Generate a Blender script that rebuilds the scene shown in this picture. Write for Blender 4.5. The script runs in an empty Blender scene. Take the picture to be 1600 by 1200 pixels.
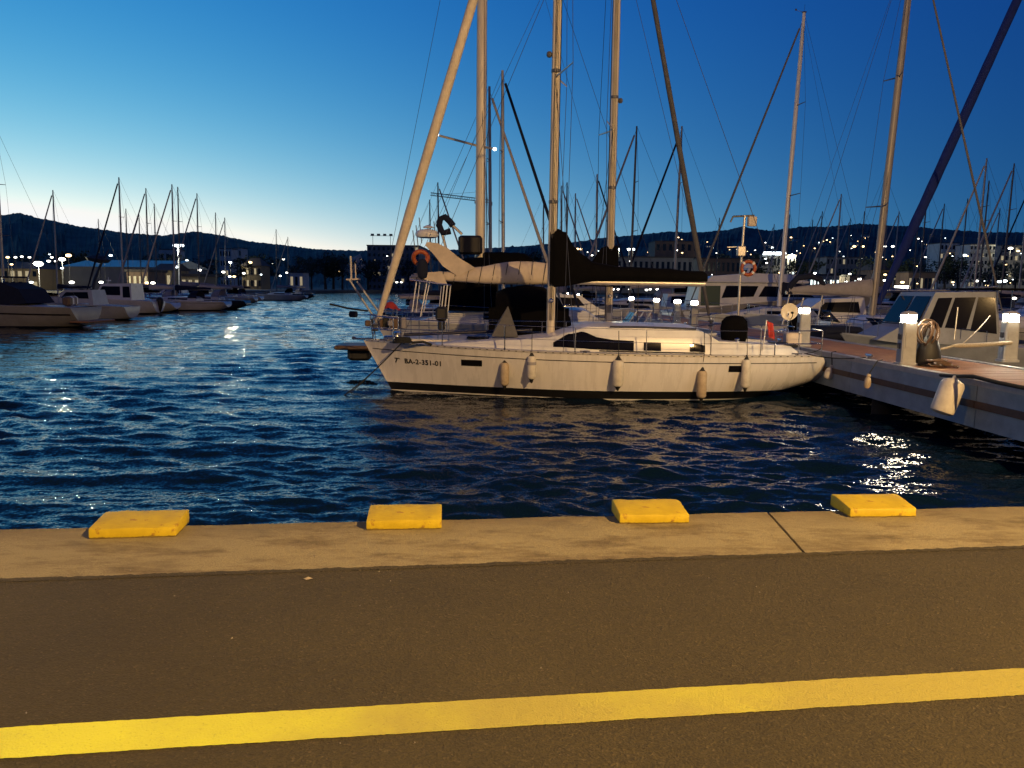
import bpy, bmesh, math, random
import numpy as np
from mathutils import Vector, Matrix
R = math.radians
rnd = random.Random(7)
scene = bpy.context.scene
COL = scene.collection

# ------------------------------------------------------------------ camera
H = 2.87                       # eye height over the water
QZ = 1.27                      # quay top over the water
PITCH, ROLL, FPX = R(7.1), R(0.6), 1202.0
fw = Vector((0, math.cos(PITCH), -math.sin(PITCH)))
up0 = Vector((0, math.sin(PITCH), math.cos(PITCH)))
rt0 = Vector((1, 0, 0))
rt = rt0 * math.cos(ROLL) + up0 * math.sin(ROLL)
up = up0 * math.cos(ROLL) - rt0 * math.sin(ROLL)
EYE = Vector((0, 0, H))
cam_d = bpy.data.cameras.new('camera')
cam = bpy.data.objects.new('camera', cam_d); COL.objects.link(cam)
cam.matrix_world = Matrix.Translation(EYE) @ Matrix((rt, up, -fw)).transposed().to_4x4()
cam_d.sensor_width = 36; cam_d.lens = FPX / 1600 * 36
cam_d.clip_start = 0.1; cam_d.clip_end = 9000
scene.camera = cam
def ray(px, py):
    return fw + rt * ((px - 800) / FPX) + up * ((600 - py) / FPX)
def at(px, py, d):             # survey helper: the point seen at a photo pixel, d metres away (along Y)
    v = ray(px, py); return EYE + v * (d / v.y)
def on(px, py, z):             # ... the point seen at a pixel on the level plane z
    v = ray(px, py); return EYE + v * ((z - H) / v.z)

# ------------------------------------------------------------------ dusk sky
SUN_AZ = R(-40)
world = bpy.data.worlds.new('World'); scene.world = world; world.use_nodes = True
def build_sky():
    nt = world.node_tree; n = nt.nodes; l = nt.links
    bg = n['Background']
    tc = n.new('ShaderNodeTexCoord')
    sep = n.new('ShaderNodeSeparateXYZ'); l.new(tc.outputs['Generated'], sep.inputs[0])
    def m(op, a, b=None, c=None):
        k = n.new('ShaderNodeMath'); k.operation = op
        for i, s in enumerate((a, b, c)):
            if s is None: continue
            if isinstance(s, (int, float)): k.inputs[i].default_value = s
            else: l.new(s, k.inputs[i])
        return k.outputs[0]
    x, y, z = sep.outputs
    hl = m('SQRT', m('ADD', m('ADD', m('MULTIPLY', x, x), m('MULTIPLY', y, y)), 1e-6))
    s = m('DIVIDE', m('ADD', m('MULTIPLY', x, math.sin(SUN_AZ)), m('MULTIPLY', y, math.cos(SUN_AZ))), hl)
    s = m('MINIMUM', m('MAXIMUM', s, -0.2), 1.0)
    zc = m('MAXIMUM', z, 0.0)
    f1 = m('SUBTRACT', 1.0, m('POWER', math.e, m('MULTIPLY', zc, -1 / SKY_K)))
    sf = m('MULTIPLY', s, f1); ss = m('MULTIPLY', s, s)
    comb = n.new('ShaderNodeCombineColor')
    for ch in range(3):
        w = [SKY_W[i][ch] for i in range(5)]
        e = m('ADD', w[0], m('MULTIPLY', f1, w[1]))
        e = m('ADD', e, m('MULTIPLY', s, w[2])); e = m('ADD', e, m('MULTIPLY', sf, w[3])); e = m('ADD', e, m('MULTIPLY', ss, w[4]))
        v = m('POWER', math.e, e)
        v = m('MINIMUM', v, 0.95)
        v = m('MULTIPLY', v, m('POWER', math.e, m('MULTIPLY', m('MAXIMUM', m('SUBTRACT', zc, .38), 0.0), -1.6)))   # darker towards the zenith
        v = m('MAXIMUM', v, (0.006, 0.022, 0.07)[ch])
        l.new(v, comb.inputs[ch])
    l.new(comb.outputs[0], bg.inputs[0]); bg.inputs[1].default_value = 1.0
SKY_K = 0.4
SKY_W = [[-4.8386, -2.6337, -1.7339], [-1.3634, -1.2025, 0.0851], [4.7103, 2.372, 1.5851], [-7.8737, -2.5547, -1.2613], [1.8703, 1.0142, 0.3085]]
build_sky()
vs = scene.view_settings
vs.view_transform = 'Standard'; vs.look = 'None'; vs.exposure = 0; vs.gamma = 1; vs.use_curve_mapping = False
scene.cycles.max_bounces = 6; scene.cycles.diffuse_bounces = 3; scene.cycles.glossy_bounces = 4
scene.cycles.sample_clamp_indirect = 4.0

# ------------------------------------------------------------------ mesh helpers
class MB:
    def __init__(s): s.v = []; s.f = []; s.m = []
    def add(s, vs_, fs, mi=0):
        o = len(s.v); s.v.extend([tuple(v) for v in vs_])
        for f in fs: s.f.append([i + o for i in f]); s.m.append(mi)
        return s
    def box(s, c, d, rz=0, mi=0, rot=None, bev=0):
        x, y, z = d[0] / 2, d[1] / 2, d[2] / 2
        M = rot if rot is not None else Matrix.Rotation(rz, 3, 'Z')
        if not bev:
            p = [(-x, -y, -z), (x, -y, -z), (x, y, -z), (-x, y, -z), (-x, -y, z), (x, -y, z), (x, y, z), (-x, y, z)]
            fs = [(0, 3, 2, 1), (4, 5, 6, 7), (0, 1, 5, 4), (1, 2, 6, 5), (2, 3, 7, 6), (3, 0, 4, 7)]
        else:
            b = bev; p = []
            for zz, k in ((-z, 1), (-z + b, 0), (z - b, 0), (z, 1)):
                xx, yy = x - b * k, y - b * k
                p += [(-xx, -yy + b, zz), (-xx + b, -yy, zz), (xx - b, -yy, zz), (xx, -yy + b, zz), (xx, yy - b, zz), (xx - b, yy, zz), (-xx + b, yy, zz), (-xx, yy - b, zz)]
            fs = [tuple(range(7, -1, -1)), tuple(range(24, 32))]
            for r_ in range(3):
                for i in range(8): a = r_ * 8 + i; b2 = r_ * 8 + (i + 1) % 8; fs.append((a, b2, b2 + 8, a + 8))
        C = Vector(c)
        return s.add([M @ Vector(q) + C for q in p], fs, mi)
    def tube(s, pts, r, n=6, mi=0, caps=True, flat=1.0):
        pts = [Vector(p) for p in pts]; k = len(pts)
        rs = r if isinstance(r, (list, tuple)) else [r] * k
        vs_ = []; prev = None
        for i, p in enumerate(pts):
            t = (pts[min(i + 1, k - 1)] - pts[max(i - 1, 0)]).normalized()
            a = prev if prev is not None else (Vector((0, 0, 1)) if abs(t.z) < .9 else Vector((1, 0, 0)))
            u = (a - t * a.dot(t)).normalized(); w = t.cross(u); prev = u
            for j in range(n):
                q = 2 * math.pi * j / n
                vs_.append(p + (u * math.cos(q) + w * math.sin(q) * flat) * rs[i])
        fs = [(i * n + j, i * n + (j + 1) % n, (i + 1) * n + (j + 1) % n, (i + 1) * n + j) for i in range(k - 1) for j in range(n)]
        if caps: fs += [tuple(range(n - 1, -1, -1)), tuple(range((k - 1) * n, k * n))]
        return s.add(vs_, fs, mi)
    def lathe(s, prof, n=12, M=None, mi=0):      # prof [(r,z)...] along local z
        M = M or Matrix.Identity(4); vs_ = []
        for r_, z in prof:
            for j in range(n):
                q = 2 * math.pi * j / n; vs_.append(M @ Vector((r_ * math.cos(q), r_ * math.sin(q), z)))
        k = len(prof)
        fs = [(i * n + j, i * n + (j + 1) % n, (i + 1) * n + (j + 1) % n, (i + 1) * n + j) for i in range(k - 1) for j in range(n)]
        fs += [tuple(range(n - 1, -1, -1)), tuple(range((k - 1) * n, k * n))]
        return s.add(vs_, fs, mi)
    def loft(s, secs, closed=True, caps=True, mi=0):
        n = len(secs[0]); k = len(secs); vs_ = [p for sec in secs for p in sec]
        e = n if closed else n - 1
        fs = [(i * n + j, i * n + (j + 1) % n, (i + 1) * n + (j + 1) % n, (i + 1) * n + j) for i in range(k - 1) for j in range(e)]
        if caps and closed: fs += [tuple(range(n - 1, -1, -1)), tuple(range((k - 1) * n, k * n))]
        return s.add(vs_, fs, mi)
    def prism(s, poly, a, b, mi=0):               # poly of 3D points, extruded a -> b offsets
        n = len(poly); A = Vector(a); B = Vector(b)
        vs_ = [Vector(p) + A for p in poly] + [Vector(p) + B for p in poly]
        fs = [tuple(range(n - 1, -1, -1)), tuple(range(n, 2 * n))] + [(i, (i + 1) % n, n + (i + 1) % n, n + i) for i in range(n)]
        return s.add(vs_, fs, mi)
    def mesh(s, name, mats, smooth=None):
        me = bpy.data.meshes.new(name); me.from_pydata(s.v, [], s.f)
        for m in (mats if isinstance(mats, (list, tuple)) else [mats]): me.materials.append(m)
        if any(s.m): me.polygons.foreach_set('material_index', s.m)
        bm = bmesh.new(); bm.from_mesh(me)
        bmesh.ops.remove_doubles(bm, verts=bm.verts, dist=1e-5)
        bmesh.ops.recalc_face_normals(bm, faces=bm.faces)
        bm.to_mesh(me); bm.free()
        if smooth:
            me.polygons.foreach_set('use_smooth', [True] * len(me.polygons)); me.set_sharp_from_angle(angle=R(smooth))
        return me
    def obj(s, name, mats, parent=None, smooth=None):
        return link(name, s.mesh(name, mats, smooth), parent)
def link(name, me, parent=None):
    o = bpy.data.objects.new(name, me); COL.objects.link(o)
    if parent is not None: o.parent = parent
    return o
def tag(o, label=None, cat=None, group=None, kind=None):
    if label: o['label'] = label
    if cat: o['category'] = cat
    if group: o['group'] = group
    if kind: o['kind'] = kind
    return o
def thing(name, label, cat, loc=(0, 0, 0), rz=0, group=None):
    o = link(name, None); o.location = loc; o.rotation_euler = (0, 0, rz); o.empty_display_size = .3
    return tag(o, label, cat, group)
def dup(root, loc=None, rz=None, label=None, group=None, scale=None):
    def rec(o, par):
        c = o.copy(); COL.objects.link(c)
        if par is not None: c.parent = par
        for ch in list(o.children): rec(ch, c)
        return c
    r = rec(root, None)
    if loc is not None: r.location = loc
    if rz is not None: r.rotation_euler = (0, 0, rz)
    if scale is not None: r.scale = scale
    if label: r['label'] = label
    if group: r['group'] = group
    return r
def struct(name, mb, m, smooth=None):
    return tag(mb.obj(name, m, None, smooth), kind='structure')

# ------------------------------------------------------------------ materials
def srgb(r, g, b): return tuple(((c / 255) / 12.92 if c / 255 <= .04045 else ((c / 255 + .055) / 1.055) ** 2.4) for c in (r, g, b))
def mat(name, col, rough=.5, metal=0, var=.15, scale=6, bump=0, bscale=40, col2=None, spec=.5, coat=0, emit=0, estr=0, stretch=(1, 1, 1)):
    m = bpy.data.materials.new(name); m.use_nodes = True
    nt = m.node_tree; n = nt.nodes; l = nt.links; p = n['Principled BSDF']
    p.inputs['Roughness'].default_value = rough; p.inputs['Metallic'].default_value = metal
    p.inputs['Specular IOR Level'].default_value = spec; p.inputs['Coat Weight'].default_value = coat
    c = tuple(col)
    tc = n.new('ShaderNodeTexCoord'); mp = n.new('ShaderNodeMapping'); l.new(tc.outputs['Object'], mp.inputs[0]); mp.inputs['Scale'].default_value = stretch
    if var or col2:
        no = n.new('ShaderNodeTexNoise'); no.inputs['Scale'].default_value = scale; no.inputs['Detail'].default_value = 6; no.inputs['Roughness'].default_value = .65
        l.new(mp.outputs[0], no.inputs['Vector'])
        rp = n.new('ShaderNodeValToRGB'); l.new(no.outputs[0], rp.inputs[0])
        a = tuple(x * (1 - var) for x in c); b = col2 if col2 else tuple(min(x * (1 + var * .7), 1) for x in c)
        rp.color_ramp.elements[0].position = .32; rp.color_ramp.elements[1].position = .68
        rp.color_ramp.elements[0].color = (*a, 1); rp.color_ramp.elements[1].color = (*b, 1)
        l.new(rp.outputs[0], p.inputs['Base Color'])
        mr = n.new('ShaderNodeMapRange'); l.new(no.outputs[0], mr.inputs[0]); mr.inputs[3].default_value = max(rough - .1, 0); mr.inputs[4].default_value = min(rough + .1, 1)
        l.new(mr.outputs[0], p.inputs['Roughness'])
    else: p.inputs['Base Color'].default_value = (*c, 1)
    if bump:
        nb = n.new('ShaderNodeTexNoise'); nb.inputs['Scale'].default_value = bscale; nb.inputs['Detail'].default_value = 5; l.new(mp.outputs[0], nb.inputs['Vector'])
        bu = n.new('ShaderNodeBump'); bu.inputs['Strength'].default_value = .6; bu.inputs['Distance'].default_value = bump
        l.new(nb.outputs[0], bu.inputs['Height']); l.new(bu.outputs[0], p.inputs['Normal'])
    if estr:
        p.inputs['Emission Color'].default_value = (*emit, 1); p.inputs['Emission Strength'].default_value = estr
    return m
M = {}
M['gel'] = mat('white_gelcoat', (.67, .655, .645), .28, var=.07, scale=1.6, coat=.3, stretch=(3.2, 1, .45))
M['gel2'] = mat('cool_gelcoat', (.60, .61, .62), .3, var=.12, scale=1.5)
M['grey_gel'] = mat('grey_gelcoat', (.36, .38, .42), .35, var=.15, scale=1.5)
M['beige_gel'] = mat('beige_gelcoat', (.27, .265, .26), .35, var=.15, scale=1.5)
M['navy_gel'] = mat('navy_gelcoat', (.02, .03, .07), .25, var=.1, scale=2)
M['deck'] = mat('deck_nonskid', (.50, .50, .50), .6, var=.12, scale=3, bump=.002, bscale=200)
M['black'] = mat('black_paint', (.008, .008, .009), .4, var=.2)
M['antifoul'] = mat('antifouling', (.012, .012, .014), .7, var=.3)
M['white'] = mat('white_paint', (.7, .69, .66), .4, var=.08)
M['navy'] = mat('navy_stripe', (.008, .010, .03), .4, var=.1)
M['glass'] = mat('tinted_window', (.006, .006, .008), .09, var=0, spec=.16)
M['alu'] = mat('aluminium', (.52, .49, .44), .38, metal=.55, var=.15, scale=8)
M['mastp'] = mat('mast_paint', (.58, .52, .42), .45, metal=.15, var=.14, scale=2, stretch=(4, 4, .6))
M['mastg'] = mat('mast_grey', (.30, .30, .31), .45, metal=.3, var=.15, scale=2)
M['mastd'] = mat('mast_dark', (.085, .085, .095), .5, metal=.2, var=.2, scale=2)
M['steel'] = mat('stainless', (.55, .55, .56), .22, metal=1, var=.1)
M['wire'] = mat('wire_rope', (.06, .06, .065), .5, metal=.3, var=.2)
M['blackc'] = mat('black_canvas', (.0028, .0028, .0035), .95, var=.3, scale=4, bump=.01, bscale=14, spec=.08)
M['cream'] = mat('cream_canvas', (.56, .48, .39), .85, var=.14, scale=3, bump=.012, bscale=9, spec=.2)
M['sailuv'] = mat('furled_sail_cloth', (.52, .46, .37), .8, var=.16, scale=5, bump=.012, bscale=18, spec=.2)
M['bluec'] = mat('blue_sunstrip_cloth', (.012, .025, .14), .85, var=.2, scale=4, bump=.01, bscale=14, spec=.2)
M['navyc'] = mat('navy_canvas', (.012, .016, .035), .9, var=.2, scale=4, bump=.01, bscale=14, spec=.2)
M['greyc'] = mat('grey_canvas', (.28, .27, .29), .85, var=.15, scale=4, bump=.01, bscale=12, spec=.2)
M['sailgrey'] = mat('grey_sunstrip_cloth', (.075, .075, .085), .85, var=.25, scale=5, bump=.01, bscale=16, spec=.2)
M['saildim'] = mat('dull_sail_cloth', (.13, .13, .135), .85, var=.2, scale=5, bump=.01, bscale=16, spec=.2)
M['scoop'] = mat('dark_scoop_cloth', (.10, .10, .105), .9, var=.2, scale=4, bump=.01, bscale=12, spec=.2)
M['red'] = mat('red_cloth', (.38, .03, .02), .8, var=.2)
M['orange'] = mat('orange_plastic', (.34, .075, .022), .55, var=.2)
M['rubber'] = mat('black_rubber', (.012, .012, .012), .6, var=.2)
M['fenderw'] = mat('fender_white', (.55, .52, .45), .45, var=.2, scale=5)
M['fenderg'] = mat('fender_beige', (.40, .32, .22), .5, var=.25, scale=6)
M['wood'] = mat('weathered_teak', (.27, .135, .06), .65, var=.35, scale=5, stretch=(.4, 4, 4), bump=.003, bscale=60)
M['brown'] = mat('brown_varnish', (.12, .075, .045), .5, var=.3, scale=8)
M['dockside'] = mat('dock_fascia_paint', (.20, .265, .33), .6, var=.22, scale=2.5, bump=.003, bscale=25)
M['dockedge'] = mat('dock_edge', (.30, .31, .32), .5, var=.2, scale=4)
M['strake'] = mat('rubbing_strake', (.085, .05, .038), .7, var=.3, scale=6)
M['void'] = mat('dark_pile', (.012, .012, .012), .9, var=.4)
M['pedestal'] = mat('pedestal_shell', (.30, .31, .32), .5, var=.15, scale=4)
M['rope'] = mat('dark_rope', (.012, .014, .014), .9, var=.3, scale=40)
M['roper'] = mat('pale_rope', (.35, .32, .26), .9, var=.3, scale=40)
M['lampw'] = mat('lamp_warm_white', (.8, .8, .75), .5, var=0, emit=(1, .86, .62), estr=60)
M['lampn'] = mat('lamp_near_white', (.8, .8, .75), .5, var=0, emit=(1, .86, .62), estr=240)
M['lamps'] = mat('lamp_soft_white', (.8, .8, .75), .5, var=0, emit=(1, .86, .62), estr=18)
M['farw'] = mat('far_lamp_white', (.8, .8, .8), .5, var=0, emit=(1, .95, .82), estr=7)
M['faro'] = mat('far_lamp_orange', (.8, .6, .4), .5, var=0, emit=(1, .66, .30), estr=6)
M['farc'] = mat('far_lamp_cool', (.8, .8, .8), .5, var=0, emit=(.82, .95, 1), estr=6)
M['litwin'] = mat('lit_window', (.5, .45, .3), .5, var=0, emit=(1, .80, .46), estr=.32)
M['litcool'] = mat('lit_shopfront', (.5, .5, .5), .5, var=0, emit=(.85, 1, .95), estr=2.2)
M['darkwin'] = mat('dark_window', (.01, .012, .016), .15, var=0)
M['wallw'] = mat('pale_render', (.52, .51, .49), .8, var=.12, scale=.3)
M['wallb'] = mat('brown_render', (.20, .13, .09), .8, var=.15, scale=.3)
M['wallg'] = mat('grey_render', (.19, .19, .20), .8, var=.15, scale=.3)
M['wally'] = mat('ochre_render', (.30, .23, .13), .8, var=.15, scale=.3)
M['roofm'] = mat('metal_roof', (.22, .25, .29), .42, metal=.6, var=.12, scale=.4)
M['roofd'] = mat('dark_roof', (.06, .05, .05), .8, var=.2, scale=.4)
M['leaf'] = mat('dark_foliage', (.035, .05, .025), .8, var=.45, scale=.8)
M['trunk'] = mat('bark', (.07, .05, .035), .9, var=.3)
M['hill'] = mat('hill_scrub', (.085, .095, .08), .95, var=.55, scale=.012)
M['land'] = mat('harbour_ground', (.09, .085, .08), .9, var=.3, scale=.05)
M['crane'] = mat('crane_paint', (.16, .15, .13), .6, var=.2)


# ------------------------------------------------------------------ street lamps of the quay (behind the viewer, they light the quay and the first hulls)
LAMP_COL = (1.0, .61, .235)
def quay_lamp(x, y, h, power, label):
    t = thing('quay_street_lamp', label, 'street lamp', (x, y, QZ), 0, 'quay street lamps')
    MB().lathe([(.14, 0), (.14, .5), (.08, .55), (.05, h)], 10).tube([(0, 0, h - .02), (0, .5, h + .25), (0, 1.2, h + .3)], .035, 8).obj('pole', M['mastg'], t, 40)
    MB().box((0, 1.35, h + .3), (.28, .6, .12), bev=.03).obj('lamp_housing', M['mastg'], t)
    MB().box((0, 1.35, h + .232), (.2, .48, .012)).obj('lamp_lens', M['lampw'], t)
    ld = bpy.data.lights.new('quay_lamp_light', 'SPOT'); ld.energy = power; ld.color = LAMP_COL; ld.shadow_soft_size = .22
    ld.spot_size = R(172); ld.spot_blend = .35
    lo = bpy.data.objects.new('quay_lamp_light', ld); COL.objects.link(lo); lo.parent = t; lo.location = (0, 1.35, h + .2)
    lo.rotation_euler = (R(34), 0, 0)
quay_lamp(10.5, -7.0, 9.4, 40000, 'quay street lamp behind the viewer, level with the dock')
quay_lamp(35.0, -7.0, 9.4, 6000, 'quay street lamp behind the viewer, past the dock')
quay_lamp(-14.5, -7.0, 9.4, 5500, 'quay street lamp behind the viewer on the open water side')

# ------------------------------------------------------------------ water: one sheet, real waves near, fine ripples in the normal
def water_mat():
    m = bpy.data.materials.new('sea_water'); m.use_nodes = True
    nt = m.node_tree; n = nt.nodes; l = nt.links; p = n['Principled BSDF']
    p.inputs['Base Color'].default_value = (.002, .008, .018, 1); p.inputs['Roughness'].default_value = .045
    p.inputs['IOR'].default_value = 1.333; p.inputs['Specular IOR Level'].default_value = .42
    tc = n.new('ShaderNodeTexCoord'); geo = n.new('ShaderNodeNewGeometry')
    def vm(op, x, y):
        k = n.new('ShaderNodeVectorMath'); k.operation = op
        for i, q in enumerate((x, y)):
            if isinstance(q, tuple): k.inputs[i].default_value = q
            else: l.new(q, k.inputs[i])
        return k.outputs[0]
    sx = n.new('ShaderNodeSeparateXYZ'); l.new(tc.outputs['Object'], sx.inputs[0])
    last = geo.outputs['Normal']
    # ripple slopes straight from coloured noise; coarser ones strengthen with distance to make up for mesh waves fading out
    for sc, st, k0, k1, rot in ((1.0, (.45, 1, 1), .06, .40, 8), (3.2, (.45, 1, 1), .12, .50, -6), (9.5, (.55, 1, 1), .26, .40, 12), (25, (.75, 1, 1), .58, .35, -14)):
        mp = n.new('ShaderNodeMapping'); mp.inputs['Scale'].default_value = st; mp.inputs['Rotation'].default_value = (0, 0, R(rot)); l.new(tc.outputs['Object'], mp.inputs[0])
        no = n.new('ShaderNodeTexNoise'); no.inputs['Scale'].default_value = sc; no.inputs['Detail'].default_value = 2; no.inputs['Distortion'].default_value = .4
        l.new(mp.outputs[0], no.inputs['Vector'])
        mr = n.new('ShaderNodeMapRange'); mr.inputs[1].default_value = 12; mr.inputs[2].default_value = 55; mr.inputs[3].default_value = k0; mr.inputs[4].default_value = k1; l.new(sx.outputs[1], mr.inputs[0])
        sc_ = n.new('ShaderNodeVectorMath'); sc_.operation = 'SCALE'
        l.new(vm('MULTIPLY', vm('SUBTRACT', no.outputs['Color'], (.5, .5, .5)), (1.15 if sc > 5 else .7, 1, 0)), sc_.inputs[0]); l.new(mr.outputs[0], sc_.inputs['Scale'])
        last = vm('ADD', last, sc_.outputs[0])
    last = vm('NORMALIZE', last, (0, 0, 0))
    l.new(last, p.inputs['Normal'])
    return m
def build_water():
    ys = [4.2]
    while ys[-1] < 3000:
        y = ys[-1]; ys.append(y + (min(max(.026, y * y / 4200), .30) if y < 150 else .3 + (y - 150) * .03))
    ys = np.array(ys); nu = 620
    u = np.linspace(-1, 1, nu); u = np.sign(u) * (np.abs(u) * .75 + .25 * np.abs(u) ** 3)
    X = u[None, :] * (10 + 1.25 * ys[:, None]); Y = np.repeat(ys[:, None], nu, 1)
    dy = np.gradient(ys)[:, None]; dx = np.gradient(X, axis=1)
    sp = np.maximum(dy, dx * .8)
    rg = np.random.default_rng(11); Z = np.zeros_like(X)
    for i in range(72):
        lam = .17 * (2.0 / .17) ** rg.random(); th = rg.normal(0, .50) + .16
        k = 2 * math.pi / lam; a = .0078 * lam * rg.uniform(.5, 1.3)
        ph = k * (X * math.sin(th) + Y * math.cos(th)) + rg.random() * 6.283
        fade = np.clip(lam / (2.6 * sp) - 1, 0, 1)
        c = np.cos(ph); Z += a * fade * (c + .28 * np.cos(2 * ph))
    gust = .75 + .35 * np.sin(X * .31 + Y * .12) * np.sin(Y * .23 - X * .07)
    hull_strip = np.clip((X + 4.5) / 6, 0, 1) * np.clip((25 - Y) / 5, 0, 1); hull_strip = hull_strip * hull_strip * (3 - 2 * hull_strip)
    Z *= gust * (1 + .12 * hull_strip)          # waves made steeper between hull and quay, to dim the hull reflection
    V = np.stack([X, Y, Z], -1).reshape(-1, 3)
    r, c = ys.size, nu
    i = np.arange(r * c).reshape(r, c)
    F = np.stack([i[:-1, :-1], i[:-1, 1:], i[1:, 1:], i[1:, :-1]], -1).reshape(-1, 4)
    me = bpy.data.meshes.new('water')
    me.vertices.add(len(V)); me.vertices.foreach_set('co', V.ravel())
    me.loops.add(F.size); me.loops.foreach_set('vertex_index', F.ravel())
    me.polygons.add(len(F)); me.polygons.foreach_set('loop_start', np.arange(0, F.size, 4)); me.polygons.foreach_set('loop_total', np.full(len(F), 4))
    me.polygons.foreach_set('use_smooth', np.ones(len(F), bool)); me.update(calc_edges=True)
    me.materials.append(water_mat())
    tag(link('water', me), kind='structure')
build_water()

# ------------------------------------------------------------------ the quay under the viewer's feet
E0, E1 = on(0, 830, QZ), on(1600, 793, QZ)          # water edge of the coping
A0, A1 = on(0, 905, QZ), on(1600, 853, QZ)          # coping / asphalt
L0, L1 = on(0, 1138, QZ), on(1600, 1045, QZ)        # yellow line, far edge
K0, K1 = on(0, 1187, QZ), on(1600, 1087, QZ)        # yellow line, near edge
def xl(P, Q, x): return P.y + (Q.y - P.y) * (x - P.x) / (Q.x - P.x)
EDGE_K = (E1.y - E0.y) / (E1.x - E0.x); EDGE_C = E0.y - EDGE_K * E0.x
def conc_mat():
    m = mat('coping_concrete', (.295, .25, .118), .85, var=.12, scale=1.6, bump=.006, bscale=110)
    nt = m.node_tree; n = nt.nodes; l = nt.links; p = n['Principled BSDF']
    old = p.inputs['Base Color'].links[0].from_socket
    tc = n.new('ShaderNodeTexCoord')
    mp = n.new('ShaderNodeMapping'); mp.inputs['Scale'].default_value = (.8, 2.0, 1); l.new(tc.outputs['Object'], mp.inputs[0])
    no = n.new('ShaderNodeTexNoise'); no.inputs['Scale'].default_value = 2.6; no.inputs['Detail'].default_value = 8; no.inputs['Roughness'].default_value = .7; l.new(mp.outputs[0], no.inputs[0])
    rp = n.new('ShaderNodeValToRGB'); rp.color_ramp.elements[0].position = .47; rp.color_ramp.elements[1].position = .64
    l.new(no.outputs[0], rp.inputs[0])
    mx = n.new('ShaderNodeMix'); mx.data_type = 'RGBA'; mx.blend_type = 'MULTIPLY'
    # tide and rust grime creeping in from the water edge, with its own ragged outline
    sx = n.new('ShaderNodeSeparateXYZ'); l.new(tc.outputs['Object'], sx.inputs[0])
    ey = n.new('ShaderNodeMath'); ey.operation = 'MULTIPLY_ADD'; l.new(sx.outputs[0], ey.inputs[0]); ey.inputs[1].default_value = -EDGE_K; l.new(sx.outputs[1], ey.inputs[2])
    n3 = n.new('ShaderNodeTexNoise'); n3.inputs['Scale'].default_value = 3.2; n3.inputs['Detail'].default_value = 9; n3.inputs['Roughness'].default_value = .7; l.new(mp.outputs[0], n3.inputs[0])
    e2 = n.new('ShaderNodeMath'); e2.operation = 'MULTIPLY_ADD'; l.new(n3.outputs[0], e2.inputs[0]); e2.inputs[1].default_value = .75; l.new(ey.outputs[0], e2.inputs[2])
    e3 = n.new('ShaderNodeMapRange'); l.new(e2.outputs[0], e3.inputs[0]); e3.inputs[1].default_value = EDGE_C + .02; e3.inputs[2].default_value = EDGE_C + .42; e3.inputs[4].default_value = .8
    mxx = n.new('ShaderNodeMath'); mxx.operation = 'MAXIMUM'; l.new(rp.outputs[0], mxx.inputs[0]); l.new(e3.outputs[0], mxx.inputs[1])
    l.new(mxx.outputs[0], mx.inputs[0]); l.new(old, mx.inputs[6]); mx.inputs[7].default_value = (.55, .50, .44, 1)
    n2 = n.new('ShaderNodeTexNoise'); n2.inputs['Scale'].default_value = 160; n2.inputs['Detail'].default_value = 2; l.new(tc.outputs['Object'], n2.inputs[0])
    r2 = n.new('ShaderNodeMapRange'); r2.inputs[1].default_value = .3; r2.inputs[2].default_value = .7; r2.inputs[3].default_value = .70; r2.inputs[4].default_value = 1.2; l.new(n2.outputs[0], r2.inputs[0])
    m2 = n.new('ShaderNodeMix'); m2.data_type = 'RGBA'; m2.blend_type = 'MULTIPLY'; m2.inputs[0].default_value = 1
    l.new(mx.outputs[2], m2.inputs[6]); l.new(r2.outputs[0], m2.inputs[7]); l.new(m2.outputs[2], p.inputs['Base Color'])
    return m
def asph_mat():
    m = mat('asphalt', (.047, .045, .043), .88, var=.0)
    nt = m.node_tree; n = nt.nodes; l = nt.links; p = n['Principled BSDF']
    tc = n.new('ShaderNodeTexCoord')
    def noise(s, d=3, r=.6, v=None):
        k = n.new('ShaderNodeTexNoise'); k.inputs['Scale'].default_value = s; k.inputs['Detail'].default_value = d; k.inputs['Roughness'].default_value = r; l.new(v or tc.outputs['Object'], k.inputs[0]); return k.outputs[0]
    vo = n.new('ShaderNodeTexVoronoi'); vo.inputs['Scale'].default_value = 115; l.new(tc.outputs['Object'], vo.inputs[0])
    sp = n.new('ShaderNodeSeparateColor'); l.new(vo.outputs['Color'], sp.inputs[0])
    rp = n.new('ShaderNodeValToRGB'); e = rp.color_ramp.elements
    e[0].position = 0; e[0].color = (.043, .0345, .0105, 1); e[1].position = 1; e[1].color = (.092, .074, .03, 1)
    q = e.new(.55); q.color = (.053, .0425, .0125, 1); q = e.new(.95); q.color = (.060, .048, .016, 1)
    l.new(sp.outputs[0], rp.inputs[0])
    mr = n.new('ShaderNodeMapRange'); mr.inputs[1].default_value = .3; mr.inputs[2].default_value = .7; mr.inputs[3].default_value = .84; mr.inputs[4].default_value = 1.16; l.new(noise(1.1, 7, .6), mr.inputs[0])
    mx = n.new('ShaderNodeMix'); mx.data_type = 'RGBA'; mx.blend_type = 'MULTIPLY'; mx.inputs[0].default_value = 1
    l.new(rp.outputs[0], mx.inputs[6]); l.new(mr.outputs[0], mx.inputs[7]); l.new(mx.outputs[2], p.inputs['Base Color'])
    b = n.new('ShaderNodeBump'); b.inputs['Strength'].default_value = .5; b.inputs['Distance'].default_value = .005; l.new(vo.outputs['Distance'], b.inputs['Height'])
    b2 = n.new('ShaderNodeBump'); b2.inputs['Strength'].default_value = .5; b2.inputs['Distance'].default_value = .012; l.new(noise(14, 5), b2.inputs['Height']); l.new(b.outputs[0], b2.inputs['Normal'])
    l.new(b2.outputs[0], p.inputs['Normal'])
    return m
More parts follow.
